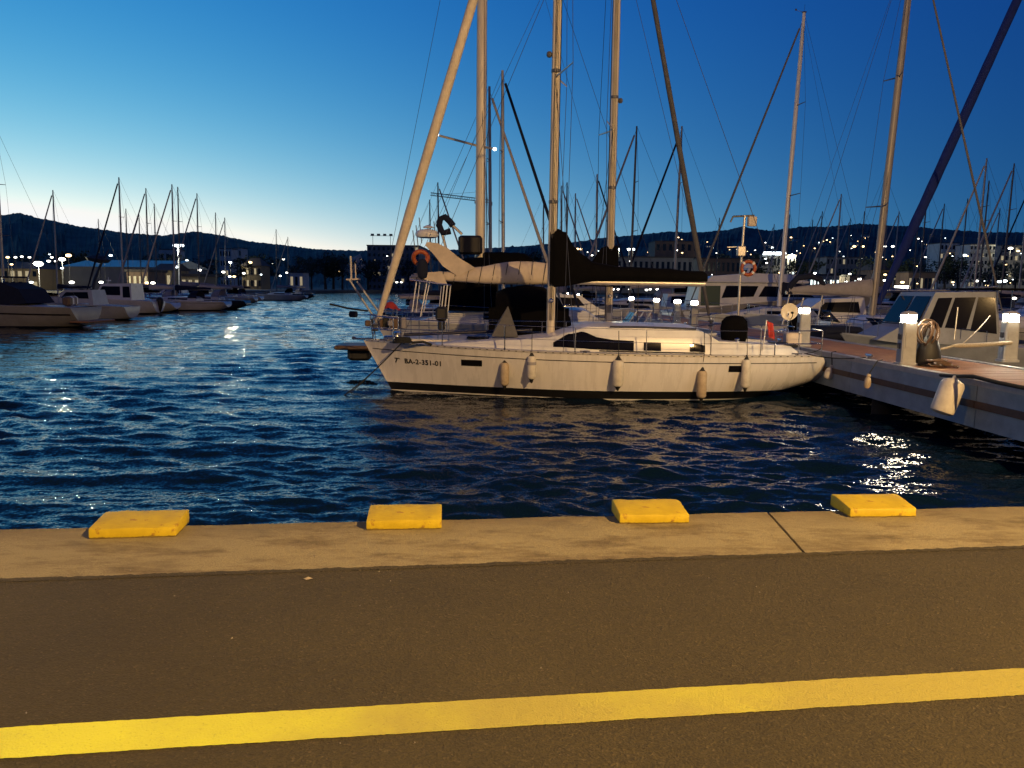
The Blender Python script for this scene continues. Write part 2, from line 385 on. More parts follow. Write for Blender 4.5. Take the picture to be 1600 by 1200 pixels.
def line_mat():
    m = mat('line_paint', (.76, .56, .075), .6, var=.0)
    nt = m.node_tree; n = nt.nodes; l = nt.links; p = n['Principled BSDF']
    tc = n.new('ShaderNodeTexCoord')
    no = n.new('ShaderNodeTexNoise'); no.inputs['Scale'].default_value = .55; no.inputs['Detail'].default_value = 9; no.inputs['Roughness'].default_value = .62; l.new(tc.outputs['Object'], no.inputs[0])
    sx = n.new('ShaderNodeSeparateXYZ'); l.new(tc.outputs['Object'], sx.inputs[0])
    ad = n.new('ShaderNodeMath'); ad.operation = 'MULTIPLY_ADD'; ad.inputs[1].default_value = .085; l.new(sx.outputs[0], ad.inputs[0]); l.new(no.outputs[0], ad.inputs[2])
    rp = n.new('ShaderNodeValToRGB'); e = rp.color_ramp.elements
    e[0].position = .36; e[0].color = (.72, .75, .028, 1); e[1].position = .66; e[1].color = (.42, .37, .055, 1)
    l.new(ad.outputs[0], rp.inputs[0])
    n2 = n.new('ShaderNodeTexNoise'); n2.inputs['Scale'].default_value = 70; n2.inputs['Detail'].default_value = 6; n2.inputs['Roughness'].default_value = .75; l.new(tc.outputs['Object'], n2.inputs[0])
    r2 = n.new('ShaderNodeMapRange'); r2.inputs[1].default_value = .30; r2.inputs[2].default_value = .43; r2.inputs[3].default_value = .62; r2.inputs[4].default_value = 1; l.new(n2.outputs[0], r2.inputs[0])
    mx = n.new('ShaderNodeMix'); mx.data_type = 'RGBA'; mx.blend_type = 'MULTIPLY'; mx.inputs[0].default_value = 1
    l.new(rp.outputs[0], mx.inputs[6]); l.new(r2.outputs[0], mx.inputs[7]); l.new(mx.outputs[2], p.inputs['Base Color'])
    vo = n.new('ShaderNodeTexVoronoi'); vo.inputs['Scale'].default_value = 115; l.new(tc.outputs['Object'], vo.inputs[0])
    b = n.new('ShaderNodeBump'); b.inputs['Strength'].default_value = .35; b.inputs['Distance'].default_value = .005; l.new(vo.outputs['Distance'], b.inputs['Height']); l.new(b.outputs[0], p.inputs['Normal'])
    return m
def strip(name, fa, fb, za, zb, m, x0, x1, step, ja=0, jb=0, seed=1):
    r_ = random.Random(seed); xs = [x0 + i * step for i in range(int((x1 - x0) / step) + 1)]; v = []; f = []
    wa = wb = 0
    for x in xs:
        wa = wa * .7 + r_.gauss(0, ja); wb = wb * .7 + r_.gauss(0, jb)
        v += [(x, fa(x) + wa, za), (x, fb(x) + wb, zb)]
    for i in range(len(xs) - 1): f.append((2 * i, 2 * i + 2, 2 * i + 3, 2 * i + 1))
    o = MB().add(v, f).obj(name, m); return tag(o, kind='structure')
eF = lambda x: xl(E0, E1, x); aF = lambda x: xl(A0, A1, x); lF = lambda x: xl(L0, L1, x); kF = lambda x: xl(K0, K1, x)
mc, ma, ml = conc_mat(), asph_mat(), line_mat()
strip('asphalt_road', aF, lambda x: -25, QZ, QZ, ma, -45, 45, .5)
strip('asphalt_edge', lambda x: aF(x) - .05, lambda x: aF(x), QZ + .0035, QZ + .0035, ma, -12, 12, .012, 0, .004, 5)
strip('yellow_line', lF, kF, QZ + .004, QZ + .004, ml, -14, 14, .012, .0009, .0009, 3)
quay = MB()
quay.prism([(-45, eF(-45) - .02, -3), (45, eF(45) - .02, -3), (45, -25, -3), (-45, -25, -3)], (0, 0, 0), (0, 0, 3 + QZ - .15))
quay = struct('quay_wall', quay, mc)
# coping cast in slabs; one joint is in view near the right-hand blocks
jt, jb_ = on(1203, 803, QZ), on(1256, 863, QZ)
def joint(off, far): b = (jt if far else jb_); return Vector((b.x + off, (eF if far else aF)(b.x + off), QZ))
cuts = [-44, -24.0, -12.0, 0, 12.0, 24, 44]
cuts[3] = 0
for i in range(len(cuts) - 1):
    g = .009
    p0, p1 = joint(cuts[i] + g, True), joint(cuts[i + 1] - g, True)
    q0, q1 = joint(cuts[i] + g, False), joint(cuts[i + 1] - g, False)
    o = .05
    n = 60; top = []; mb = MB(); r_ = random.Random(40 + i); secs = []
    for k in range(n + 1):
        t = k / n; P = p0.lerp(p1, t) + Vector((0, o, 0)); Q = q0.lerp(q1, t)
        c = .012 + abs(r_.gauss(0, .007)); dz = r_.gauss(0, .0008)
        secs.append([(P.x, P.y, QZ - .15), (P.x, P.y, QZ - c), (P.x - .0, P.y - c * 1.2, QZ + dz), (Q.x, Q.y, QZ + dz), (Q.x, Q.y, QZ - .15)])
    mb.loft(secs); mb.obj('coping_slab', mc, quay, 30)

# yellow kerb blocks on the coping: low wedges sloping down to the road
def block_mat():
    m = mat('block_paint', (.45, .335, .006), .6, var=.10, scale=9, bump=.004, bscale=45, col2=(.52, .395, .010))
    nt = m.node_tree; n = nt.nodes; l = nt.links; p = n['Principled BSDF']; old = p.inputs['Base Color'].links[0].from_socket
    tc = n.new('ShaderNodeTexCoord'); no = n.new('ShaderNodeTexNoise'); no.inputs['Scale'].default_value = 13; no.inputs['Detail'].default_value = 9; no.inputs['Roughness'].default_value = .75; l.new(tc.outputs['Object'], no.inputs[0])
    rp = n.new('ShaderNodeValToRGB'); rp.color_ramp.elements[0].position = .58; rp.color_ramp.elements[1].position = .64; l.new(no.outputs[0], rp.inputs[0])
    mx = n.new('ShaderNodeMix'); mx.data_type = 'RGBA'; l.new(rp.outputs[0], mx.inputs[0]); l.new(old, mx.inputs[6]); mx.inputs[7].default_value = (.30, .17, .015, 1)
    sx = n.new('ShaderNodeSeparateXYZ'); l.new(tc.outputs['Object'], sx.inputs[0])
    ad = n.new('ShaderNodeMath'); ad.operation = 'MULTIPLY_ADD'; ad.inputs[1].default_value = .045; l.new(no.outputs[0], ad.inputs[0]); ad.inputs[2].default_value = -.012
    lt = n.new('ShaderNodeMath'); lt.operation = 'LESS_THAN'; l.new(sx.outputs[2], lt.inputs[0]); l.new(ad.outputs[0], lt.inputs[1])
    ml_ = n.new('ShaderNodeMath'); ml_.operation = 'MULTIPLY'; ml_.inputs[1].default_value = .75; l.new(lt.outputs[0], ml_.inputs[0])
    m3 = n.new('ShaderNodeMix'); m3.data_type = 'RGBA'; l.new(ml_.outputs[0], m3.inputs[0]); l.new(mx.outputs[2], m3.inputs[6]); m3.inputs[7].default_value = (.11, .07, .025, 1)
    l.new(m3.outputs[2], p.inputs['Base Color'])
    return m
bmat = block_mat()
def block(lx, ly, rx, ry, depth, label, seed):
    P, Q = on(lx, ly, QZ), on(rx, ry, QZ)
    ax = (Q - P).normalized(); ay = Vector((-ax.y, ax.x, 0)); w = (Q - P).length
    r_ = random.Random(seed)
    fh, bh, sl = .066, .098, .05
    t = thing('kerb_block', label, 'kerb block', P + ax * w / 2 + Vector((0, 0, 0)), math.atan2(ax.y, ax.x), 'yellow kerb blocks along the quay edge')
    b = .012
    bm = bmesh.new()
    prof = [(0, 0), (0, fh), (depth - .05, bh), (depth, bh - .006), (depth, 0)]
    nx = 9; cols = []
    for k in range(nx):
        x = -w / 2 + w * k / (nx - 1)
        cols.append([bm.verts.new((x, y + (r_.gauss(0, .0022) if z else 0), z + (r_.gauss(0, .0022) if z else 0))) for y, z in prof])
    for a, c in zip(cols, cols[1:]):
        for j in range(5): bm.faces.new((a[j], c[j], c[(j + 1) % 5], a[(j + 1) % 5]))
    bm.faces.new(cols[0]); bm.faces.new(cols[-1][::-1])
    bmesh.ops.recalc_face_normals(bm, faces=bm.faces)
    es = [e for e in bm.edges if len(e.link_faces) == 2 and e.calc_face_angle(0) > .35]
    bmesh.ops.bevel(bm, geom=es, offset=b, segments=2, affect='EDGES', profile=.6)
    me = bpy.data.meshes.new('block_body'); bm.to_mesh(me); bm.free(); me.materials.append(bmat)
    me.polygons.foreach_set('use_smooth', [True] * len(me.polygons)); me.set_sharp_from_angle(angle=R(35))
    link('block_body', me, t)
block(138, 843, 275, 839, .31, 'chipped yellow kerb block at the far end by open blue water', 1)
block(572, 829, 690, 827, .30, 'yellow kerb block below the bow of the white sloop', 2)
block(968, 819, 1077, 818, .30, 'yellow kerb block below the middle of the white sloop', 3)
block(1328, 809, 1432, 808, .30, 'yellow kerb block in front of the glittering lamp reflection', 4)

# bits lying on the road
p = on(482, 906, QZ)
o = MB().add([(-.028, -.004, .006), (-.008, -.014, .004), (.026, -.006, .009), (.022, .008, .004), (-.004, .014, .008), (-.022, .010, .003), (0, 0, .016)],
             [(0, 1, 6), (1, 2, 6), (2, 3, 6), (3, 4, 6), (4, 5, 6), (5, 0, 6)]).obj('dry_leaf', mat('dry_leaf', (.34, .29, .2), .8, var=.2))
o.location = p + Vector((0, 0, .002)); tag(o, 'small pale dry leaf lying on the asphalt near the coping', 'leaf')
g = MB()
r_ = random.Random(5)
for i in range(60):
    x, y = r_.uniform(-3.4, 4.2), r_.uniform(2.2, 4.55); s_ = r_.uniform(.0015, .005); a = r_.uniform(0, 6.28)
    g.add([(x + s_ * 1.6 * math.cos(a), y + s_ * 1.6 * math.sin(a), QZ + .001), (x + s_ * math.cos(a + 2), y + s_ * math.sin(a + 2), QZ + .001), (x + s_ * math.cos(a + 4), y + s_ * math.sin(a + 4), QZ + .001), (x, y, QZ + s_ + .002)],
          [(0, 1, 3), (1, 2, 3), (2, 0, 3)])
tag(g.obj('grit', mat('pale_grit', (.24, .22, .18), .8, var=.3)), 'pale grit scattered over the asphalt', 'grit', kind='stuff')

# ------------------------------------------------------------------ hulls
class Hull:
    def __init__(s, L, B, fb, rake=.9, draft=.55, stern_w=.75, lift=.35, tail=.25, flare=1.0):
        s.L, s.B, s.fb, s.rake, s.draft, s.sw, s.lift, s.tail, s.fl = L, B, fb, rake, draft, stern_w, lift, tail, flare
    def zs(s, t):
        a, b, c = s.fb; return a * (t - .55) * (t - 1) / .55 + b * t * (t - 1) / (.55 * -.45) + c * t * (t - .55) / .45
    def b(s, t):
        if t < .58: return s.B / 2 * max(.012, (1 - (1 - t / .58) ** 2.1)) ** .92
        return s.B / 2 * (1 - (1 - s.sw) * ((t - .58) / .42) ** 2.2)
    def zk(s, t):
        z = -s.draft * (1 - ((t - .45) / .55) ** 2) - .1 * (1 - t)
        if t > .7: z += (t - .7) / .3 * 0 + s.lift * ((t - .7) / .3) ** 1.5
        return z
    def xb(s, z): return s.L / 2 - s.rake * (1 - z / s.fb[0])
    def xs(s, z): return -s.L / 2 + s.tail * ((z - .65) / .55) ** 2
    def half(s, t, z):
        zk, zs = s.zk(t), s.zs(t)
        u = min(max((z - zk) / (zs - zk), 0), 1)
        p = (.95 - .62 * min(t / .45, 1) + .12 * max(0, (t - .6) / .4)) * s.fl
        return s.b(t) * u ** p
    def pt(s, t, z, side=1, off=0):
        xb, xs = s.xb(z), s.xs(z)
        return Vector((xb + (xs - xb) * t, side * (s.half(t, z) + off), z))
    def t_at(s, x, z): return (s.xb(z) - x) / (s.xb(z) - s.xs(z))
    def px(s, x, z, side=1, off=0): return s.pt(min(max(s.t_at(x, z), 0), 1), z, side, off)
    def sheer(s, x, side=1, off=0):
        t = min(max((s.L / 2 - x) / s.L, 0), 1)
        for _ in range(4): t = min(max(s.t_at(x, s.zs(t)), 0), 1)
        return s.pt(t, s.zs(t), side, off)
    def band(s, zl, n=40, transom=True):
        """the skin between levels: zl(t) -> list of heights, both sides"""
        mb = MB(); secs = []
        ts = [(i / n) ** 1.25 if i < n / 2 else (i / n) ** 1.25 for i in range(n + 1)]
        for t in ts:
            zz = [max(z, s.zk(t) + 1e-4) for z in zl(t)]
            secs.append([s.pt(t, z, 1) for z in zz] + [s.pt(t, z, -1) for z in reversed(zz)])
        mb.loft(secs, closed=False)
        m = len(zl(0)); k = len(secs) - 1
        if transom:
            base = k * 2 * m
            for j in range(m - 1): mb.f.append([base + j, base + j + 1, base + 2 * m - 2 - j, base + 2 * m - 1 - j]); mb.m.append(0)
        return mb
def build_hull(root, hl, mt, mboot=None, boot=(.05, .2), stripe=None, white_line=False, n=40, deckm=None, rail=True, well=None):
    top = boot[1] if mboot else .02
    hl.band(lambda t: [top + (hl.zs(t) - top) * q for q in (0, .12, .28, .45, .62, .78, .9, 1)], n).obj('hull', mt, root, 40)
    if mboot: hl.band(lambda t: [boot[0], boot[1]], n).obj('boot_stripe', mboot, root, 40)
    lo = boot[0] if mboot else .02
    if white_line:
        hl.band(lambda t: [lo - .035, lo], n).obj('waterline_stripe', M['white'], root, 40); lo -= .035
    hl.band(lambda t: [-.45, -.2, lo], n).obj('underbody', M['antifoul'], root, 40)
    if stripe:
        for sd in (1, -1):
            mb = MB(); secs = []
            for i in range(n * 2 + 1):
                t = .012 + .968 * i / (n * 2); z = hl.zs(t) - stripe[0] * (1 - .25 * t)
                secs.append([hl.pt(t, z - stripe[1], sd, .004), hl.pt(t, z, sd, .004), hl.pt(t, z, sd, -.01), hl.pt(t, z - stripe[1], sd, -.01)])
            mb.loft(secs).obj('pinstripe', M['black'], root)
    # deck with camber, a cockpit well can be cut out
    mb = MB(); q = [1, .75, .5, .25, 0, -.25, -.5, -.75, -1]; secs = []; ts = [i / (n) for i in range(n + 1)]
    for t in ts:
        z = hl.zs(t); b = hl.b(t); x = hl.pt(t, z).x
        secs.append([(x, b * k, z - .012 + .035 * b * (1 - k * k)) for k in q])
    mb.loft(secs, closed=False)
    if well:
        x0, x1, hw = well; keep = []
        for f in mb.f:
            c = sum((Vector(mb.v[i]) for i in f), Vector()) / len(f)
            keep.append(not (x0 < c.x < x1 and abs(c.y) < hw))
        mb.f = [f for f, k in zip(mb.f, keep) if k]; mb.m = [0] * len(mb.f)
    mb.obj('deck', deckm or M['deck'], root, 30)
    if well:
        zd = hl.zs(.8); w = MB(); x0 -= .1; x1 += .1; hw += .12; d = .5
        w.box(((x0 + x1) / 2, 0, zd - d), (x1 - x0, 2 * hw, .03)); w.box((x0, 0, zd - d / 2), (.03, 2 * hw, d)); w.box((x1, 0, zd - d / 2), (.03, 2 * hw, d))
        w.box(((x0 + x1) / 2, hw, zd - d / 2), (x1 - x0, .03, d)); w.box(((x0 + x1) / 2, -hw, zd - d / 2), (x1 - x0, .03, d))
        w.obj('cockpit_well', M['deck'], root)
    if rail:
        for sd in (1, -1):
            secs = []
            for i in range(n + 1):
                t = .01 + .97 * i / n; p = hl.pt(t, hl.zs(t), sd)
                secs.append([p + Vector((0, -sd * .03, -.01)), p + Vector((0, -sd * .03, .035)), p + Vector((0, sd * .006, .035)), p + Vector((0, sd * .006, -.012))])
            MB().loft(secs).obj('toe_rail', rail if not isinstance(rail, bool) else mt, root)
def free(o, root, label, cat, group=None):       # gear that only lies or hangs on a boat is a thing of its own
    o.parent = None; o.matrix_basis = root.matrix_basis.copy(); return tag(o, label, cat, group)
class Roof:                                    # a coachroof: stations (x, half width, height over deck)
    def __init__(s, hl, st): s.hl, s.st = hl, st
    def at(s, x):
        st = s.st
        if x >= st[0][0]: return st[0][1:]
        for a, b in zip(st, st[1:]):
            if x >= b[0]:
                k = (a[0] - x) / (a[0] - b[0]); k2 = k * k * (3 - 2 * k) * .6 + k * .4
                return (a[1] + (b[1] - a[1]) * k, a[2] + (b[2] - a[2]) * k2)
        return st[-1][1:]
    def base(s, x, y):
        p = s.hl.sheer(x); b = max(p.y, .2); return p.z - .03 + .035 * b * (1 - min((y / b) ** 2, 1))
    def side(s, x, v, sd=1, off=0):
        w, h = s.at(x); return Vector((x, sd * (w * (1 - .13 * v ** 1.6) + off), s.base(x, w) + h * v + off * .3))
    def build(s, root, mt, n=44, name='coachroof'):
        x0, x1 = s.st[0][0], s.st[-1][0]; secs = []
        for i in range(n + 1):
            x = x0 + (x1 - x0) * i / n; w, h = s.at(x); z0 = s.base(x, w)
            half = [s.side(x, v) for v in (0, .35, .65, .88, 1)]
            wt = half[-1].y
            crown = [Vector((x, wt * k, half[-1].z + h * .11 * (1 - k * k) + .02 * (1 - k))) for k in (.93, .6, .25)]
            row = half + crown
            row = row + [Vector((p.x, -p.y, p.z)) for p in reversed(row)]
            row[0].z -= .06; row[-1].z -= .06
            secs.append(row)
        return MB().loft(secs).obj(name, mt, root, 35)
    def window(s, root, x0, x1, lo, hi, sd=1, n=14, mt=None, name='window'):
        secs = []
        f = lambda c, x: c if isinstance(c, (int, float)) else float(np.interp(-x, [-a for a, _ in c], [b for _, b in c]))
        for i in range(n + 1):
            x = x0 + (x1 - x0) * i / n; a, b = f(lo, x), max(f(hi, x), f(lo, x) + .02); mid = (a + b) / 2
            secs.append([s.side(x, a, sd, .010), s.side(x, mid, sd, .012), s.side(x, b, sd, .010), s.side(x, b, sd, -.02), s.side(x, a, sd, -.02)])
        return MB().loft(secs).obj(name, mt or M['glass'], root, 40)

def spars(root, hl, d):
    """mast, spreaders, boom, cover, furled jib and wires from a spec dict"""
    mx, mh, mr, zb = d['mast_x'], d['mast_h'], d.get('mast_r', .09), d.get('mast_z', 1.6)
    mm = d.get('mast_m', M['mastp']); rk = d.get('rake', .012)
    top = Vector((mx - rk * mh, 0, mh)); foot = Vector((mx, 0, zb)); wr = d.get('wire', .008)
    P = lambda z: foot.lerp(top, (z - zb) / (mh - zb))
    mast = MB().tube([P(zb), P(zb + (mh - zb) * .6), P(mh - 1.5), P(mh)], [mr, mr, mr * .85, mr * .68], 10, flat=.72).obj('mast', mm, root, 50)
    if d.get('fine', True):
        MB().tube([P(mh), P(mh) + Vector((-.02, .0, .45))], .008, 5).tube([P(mh) + Vector((.12, 0, .05)), P(mh) + Vector((.45, 0, .12))], .010, 5).box(P(mh) + Vector((.47, 0, .16)), (.10, .012, .1)).box(P(mh) + Vector((0, 0, .03)), (.22, .14, .06)).obj('masthead_gear', M['wire'], mast)
    tips = []
    for q, ln in d.get('spreaders', ((.42, 1.0), (.70, .75))):
        z = zb + (mh - zb) * q
        for sd in (1, -1):
            a = P(z); b = a + Vector((-ln * d.get('sweep', .32), sd * ln, .05)); tips.append((sd, b))
            MB().tube([a, b], [.035, .022], 6, flat=.5).obj('spreader', d.get('spr_m', M['mastd'] if mm is not M['mastp'] else M['alu']), mast)
    if d.get('shrouds', True):
        for sd in (1, -1):
            cp = hl.sheer(mx - .25, sd, -.12); seq = [cp] + [b for s_, b in tips if s_ == sd] + [P(mh * .985)]
            MB().tube(seq, wr, 4).obj('shroud', M['wire'], root)
            if d.get('fine', True): MB().tube([hl.sheer(mx - .55, sd, -.14), P(zb + (mh - zb) * .42)], wr, 4).obj('lower_shroud', M['wire'], root)
    if d.get('backstay', True): MB().tube([P(mh), (-hl.L / 2 + .2, 0, hl.fb[2])], wr, 4).obj('backstay', M['wire'], root)
    bow = Vector((hl.L / 2 - .25, 0, hl.fb[0] + .05))
    j = d.get('jib')
    ft = P(mh * d.get('frac', .985))
    if j:
        jm, jr = j; dirv = ft - bow; Ln = dirv.length; pts = []; rs = []
        n = 26; r2 = random.Random(int(hl.L * 100 + mh * 7))
        for i in range(n + 1):
            k = i / n; pts.append(bow + dirv * (.035 + .93 * k)); rs.append(jr * (.55 + .6 * min(k * 6, 1) * (1 - .62 * k)) * r2.uniform(.96, 1.04))
        MB().tube(pts, rs, 10).obj('furled_jib', jm, root, 60)
        MB().tube([bow, ft], .012, 5).lathe([(.02, 0), (.11, .02), (.11, .05), (.05, .07), (.05, .15), (.11, .17), (.11, .2), (.02, .22)], 10, Matrix.Translation(bow + dirv * .012)).obj('furling_drum', M['wire'], root)
    else: MB().tube([bow, ft], wr, 4).obj('forestay', M['wire'], root)
    bm_ = d.get('boom')
    if bm_:
        ln, z0 = bm_[0], bm_[1]; rise = bm_[2] if len(bm_) > 2 else .0; a = Vector((mx - mr - .05, 0, z0)); b = a + Vector((-ln, 0, rise))
        boom = MB().tube([a, b], .075, 8).obj('boom', d.get('boom_m', M['alu']), root, 50)
        cv = d.get('cover')
        if cv:
            cm, prof = cv                      # profile rows: distance aft, bottom over boom, top over boom, half width
            secs = []; r2 = random.Random(int(ln * 100))
            rows = []
            for (u0, b0, t0, w0), (u1, b1, t1, w1) in zip(prof, prof[1:]):
                m_ = max(2, int((u1 - u0) / .28))
                for k in range(m_): q = k / m_; rows.append((u0 + (u1 - u0) * q, b0 + (b1 - b0) * q, t0 + (t1 - t0) * q, w0 + (w1 - w0) * q))
            rows.append(prof[-1])
            for u_, lo, hi, w in rows:
                c = a + Vector((-u_, 0, rise * u_ / ln)); w *= r2.uniform(.9, 1.08); hi += r2.uniform(-.025, .02)
                h = hi - lo
                secs.append([c + Vector((0, y * w, lo + h * zz)) for y, zz in ((.35, 0), (.8, .12), (1, .38), (.82, .68), (.42, .93), (0, 1), (-.42, .93), (-.82, .68), (-1, .38), (-.8, .12), (-.35, 0))])
            MB().loft(secs).obj('sail_cover', cm, boom, 45)
        if d.get('fine', True):
            MB().tube([a + Vector((-ln * .55, 0, -.05)), (a.x - ln * .55, 0, hl.fb[1] + .5)], .012, 5).obj('mainsheet', M['rope'], boom)
            MB().tube([b, P(mh * .98)], .006, 4).obj('topping_lift', M['wire'], boom)
    return P
def rails(root, hl, xs, h=.62, fine=True, bow=True, stern=True):
    for sd in (1, -1):
        tops = []
        for x in xs:
            p = hl.sheer(x, sd, -.07); q = p + Vector((0, 0, h)); tops.append(q)
            MB().tube([p, q], .013, 6).box(p + Vector((0, 0, .03)), (.05, .05, .06)).obj('stanchion', M['steel'], root)
        ends = [hl.sheer(hl.L / 2 - .9, sd, -.05) + Vector((0, 0, h))] + tops + [hl.sheer(-hl.L / 2 + .7, sd, -.05) + Vector((0, 0, h))]
        for k in (1, .5):
            MB().tube([e - Vector((0, 0, h * (1 - k))) for e in ends], .0055, 4).obj('lifeline', M['steel'], root)
    if bow:
        a, b = hl.sheer(hl.L / 2 - .9, 1, -.05), hl.sheer(hl.L / 2 - .9, -1, -.05); f = Vector((hl.L / 2 + .02, 0, hl.fb[0] + h + .05))
        mb = MB()
        for k in (1, .5):
            mb.tube([a + Vector((0, 0, h * k)), Vector((f.x - .25, .22, hl.fb[0] + (h + .04) * k)), Vector((f.x, 0, hl.fb[0] + (h + .05) * k)), Vector((f.x - .25, -.22, hl.fb[0] + (h + .04) * k)), b + Vector((0, 0, h * k))], .014, 6)
        for p in (a, b): mb.tube([p, p + Vector((0, 0, h))], .014, 6)
        for sd in (1, -1): p = hl.sheer(hl.L / 2 - .3, sd, -.03); mb.tube([p, Vector((f.x - .25, .22 * sd, hl.fb[0] + h + .04))], .014, 6)
        mb.obj('pulpit', M['steel'], root, 60)
    if stern:
        x0, x1 = -hl.L / 2 + .22, -hl.L / 2 + 1.5
        for sd in (1, -1):
            mb = MB()
            a, b = hl.sheer(x1, sd, -.06), hl.sheer(x0, sd, -.08)
            for k in (1, .5): mb.tube([a + Vector((0, 0, h * k)), b + Vector((0, 0, h * k)), Vector((x0 - .02, sd * b.y * sd * .45, b.z + h * k))], .014, 6)
            for p in (a, b, (a + b) / 2): mb.tube([p, p + Vector((0, 0, h))], .014, 6)
            mb.obj('pushpit', M['steel'], root, 60)

# ------------------------------------------------------------------ the white sloop alongside
MX, MY = 2.05, 21.3
sloop = thing('sailing_sloop', 'white sloop moored broadside with black mainsail cover and registration on its bow', 'sailboat', (MX, MY, 0), math.pi)
hl = Hull(12.35, 3.75, (1.40, 1.21, 1.20), rake=.78, draft=.5, stern_w=.80, lift=.42, tail=.20, flare=.66)
lx = lambda px, d=20.4: MX - (px - 800) / FPX * d          # photo column -> length along the boat
build_hull(sloop, hl, M['gel'], M['black'], (.035, .25), (.20, .022), True, 60, rail=M['alu'], well=(-5.2, -3.3, .62))
mb = MB()
for i in range(62):                                        # slots of the toe rail, port side
    x = 5.9 - i * .188; p = hl.sheer(x, 1, .008); mb.box(p + Vector((0, 0, .012)), (.05, .012, .018))
tag(mb.obj('rail_slot', M['black'], sloop), kind='stuff')
rf = Roof(hl, [(4.3, .45, .0), (3.4, .72, .12), (2.1, 1.02, .24), (1.1, 1.16, .34), (.55, 1.2, .50), (.1, 1.22, .66), (-1.4, 1.26, .68), (-2.7, 1.28, .66), (-3.1, 1.28, .52), (-3.25, 1.28, .36), (-5.2, 1.2, .26), (-5.6, 1.15, .0)])
# hull of the roof aft of -3.2 is the cockpit coaming: two side pieces instead of a lid
rf_main = Roof(hl, rf.st[:9] + [(-3.2, 1.28, .42)]); rf_main.build(sloop, M['gel2'], 60)
for sd in (1, -1):
    secs = []
    for i in range(13):
        x = -3.15 - 2.3 * i / 12; w, h = rf.at(x); p = rf.side(x, 0, sd); z = p.z
        secs.append([p - Vector((0, 0, .05)), (x, sd * (w - .04), z + h), (x, sd * (w - .36), z + h + .02), (x, sd * (w - .52), z + h * .5), (x, sd * (w - .56), z - .05)])
    MB().loft(secs).obj('cockpit_coaming', M['gel2'], sloop, 40)
for sd in (1, -1):
    rf_main.window(sloop, .98, -1.12, [(.98, .30), (.5, .2), (.0, .12), (-1.12, .10)], [(.98, .62), (.6, .93), (.25, .86), (-.15, .60), (-.6, .50), (-1.12, .48)], sd, 26)
    rf_main.window(sloop, -1.38, -1.83, .12, .44, sd, 5); rf_main.window(sloop, -2.58, -2.98, .12, .44, sd, 5)
    MB().tube([rf_main.side(x, .93, sd, .03) + Vector((0, 0, .05)) for x in np.linspace(-.5, -2.75, 9)], .022, 6).obj('grab_rail', M['navy'], sloop, 50)
    for x, y in ((2.95, .93), (-4.1, .62)): pass
for px_, w in ((735, .56), (1150, .44)):                   # hull ports
    x = lx(px_, 19.8); z0 = .82 if px_ < 1000 else .79; secs = []
    for i in range(7):
        xx = x + w / 2 - w * i / 6
        secs.append([hl.px(xx, z0, 1, .006), hl.px(xx, z0 + .17, 1, .006), hl.px(xx, z0 + .17, 1, -.02), hl.px(xx, z0, 1, -.02)])
    MB().loft(secs).obj('hull_port', M['glass'], sloop)
# registration number on the bow
def decal_text(body, x0, z0, size, mt, parent, slope=0):
    cu = bpy.data.curves.new('registration', 'FONT'); cu.body = body; cu.size = size; cu.offset = .006; cu.space_character = 1.08
    o = bpy.data.objects.new('tmp_text', cu); COL.objects.link(o); bpy.context.view_layer.update()
    me = bpy.data.meshes.new_from_object(o.evaluated_get(bpy.context.evaluated_depsgraph_get())); COL.objects.unlink(o); bpy.data.objects.remove(o)
    for v in me.vertices:
        u, w = v.co.x, v.co.y; x = x0 - u; v.co = hl.px(x, z0 + w - u * slope, 1, .007)
    me.materials.clear(); me.materials.append(mt); me.name = 'registration_number'
    return link('registration_number', me, parent)
decal_text('7\u00aa  BA-2-351-01', lx(612, 20.6), .82, .19, M['black'], sloop, .03)
P_main = spars(sloop, hl, dict(mast_x=1.0, mast_h=17.9, mast_r=.115, mast_z=1.62, rake=.004, mast_m=M['mastp'], jib=(M['sailuv'], .128), wire=.007,
    spreaders=((.42, 1.15), (.70, .8)), boom=(4.05, 3.06, -.02), boom_m=M['alu'],
    cover=(M['blackc'], [(-.22, -.16, 1.44, .17), (.02, -.14, 1.42, .19), (.22, -.12, 1.34, .2), (.42, -.08, 1.0, .22), (.62, -.04, .80, .24), (.95, .02, .55, .25), (1.7, .04, .44, .25), (2.8, .04, .40, .23), (3.95, .05, .36, .18), (4.1, .06, .26, .1)])))
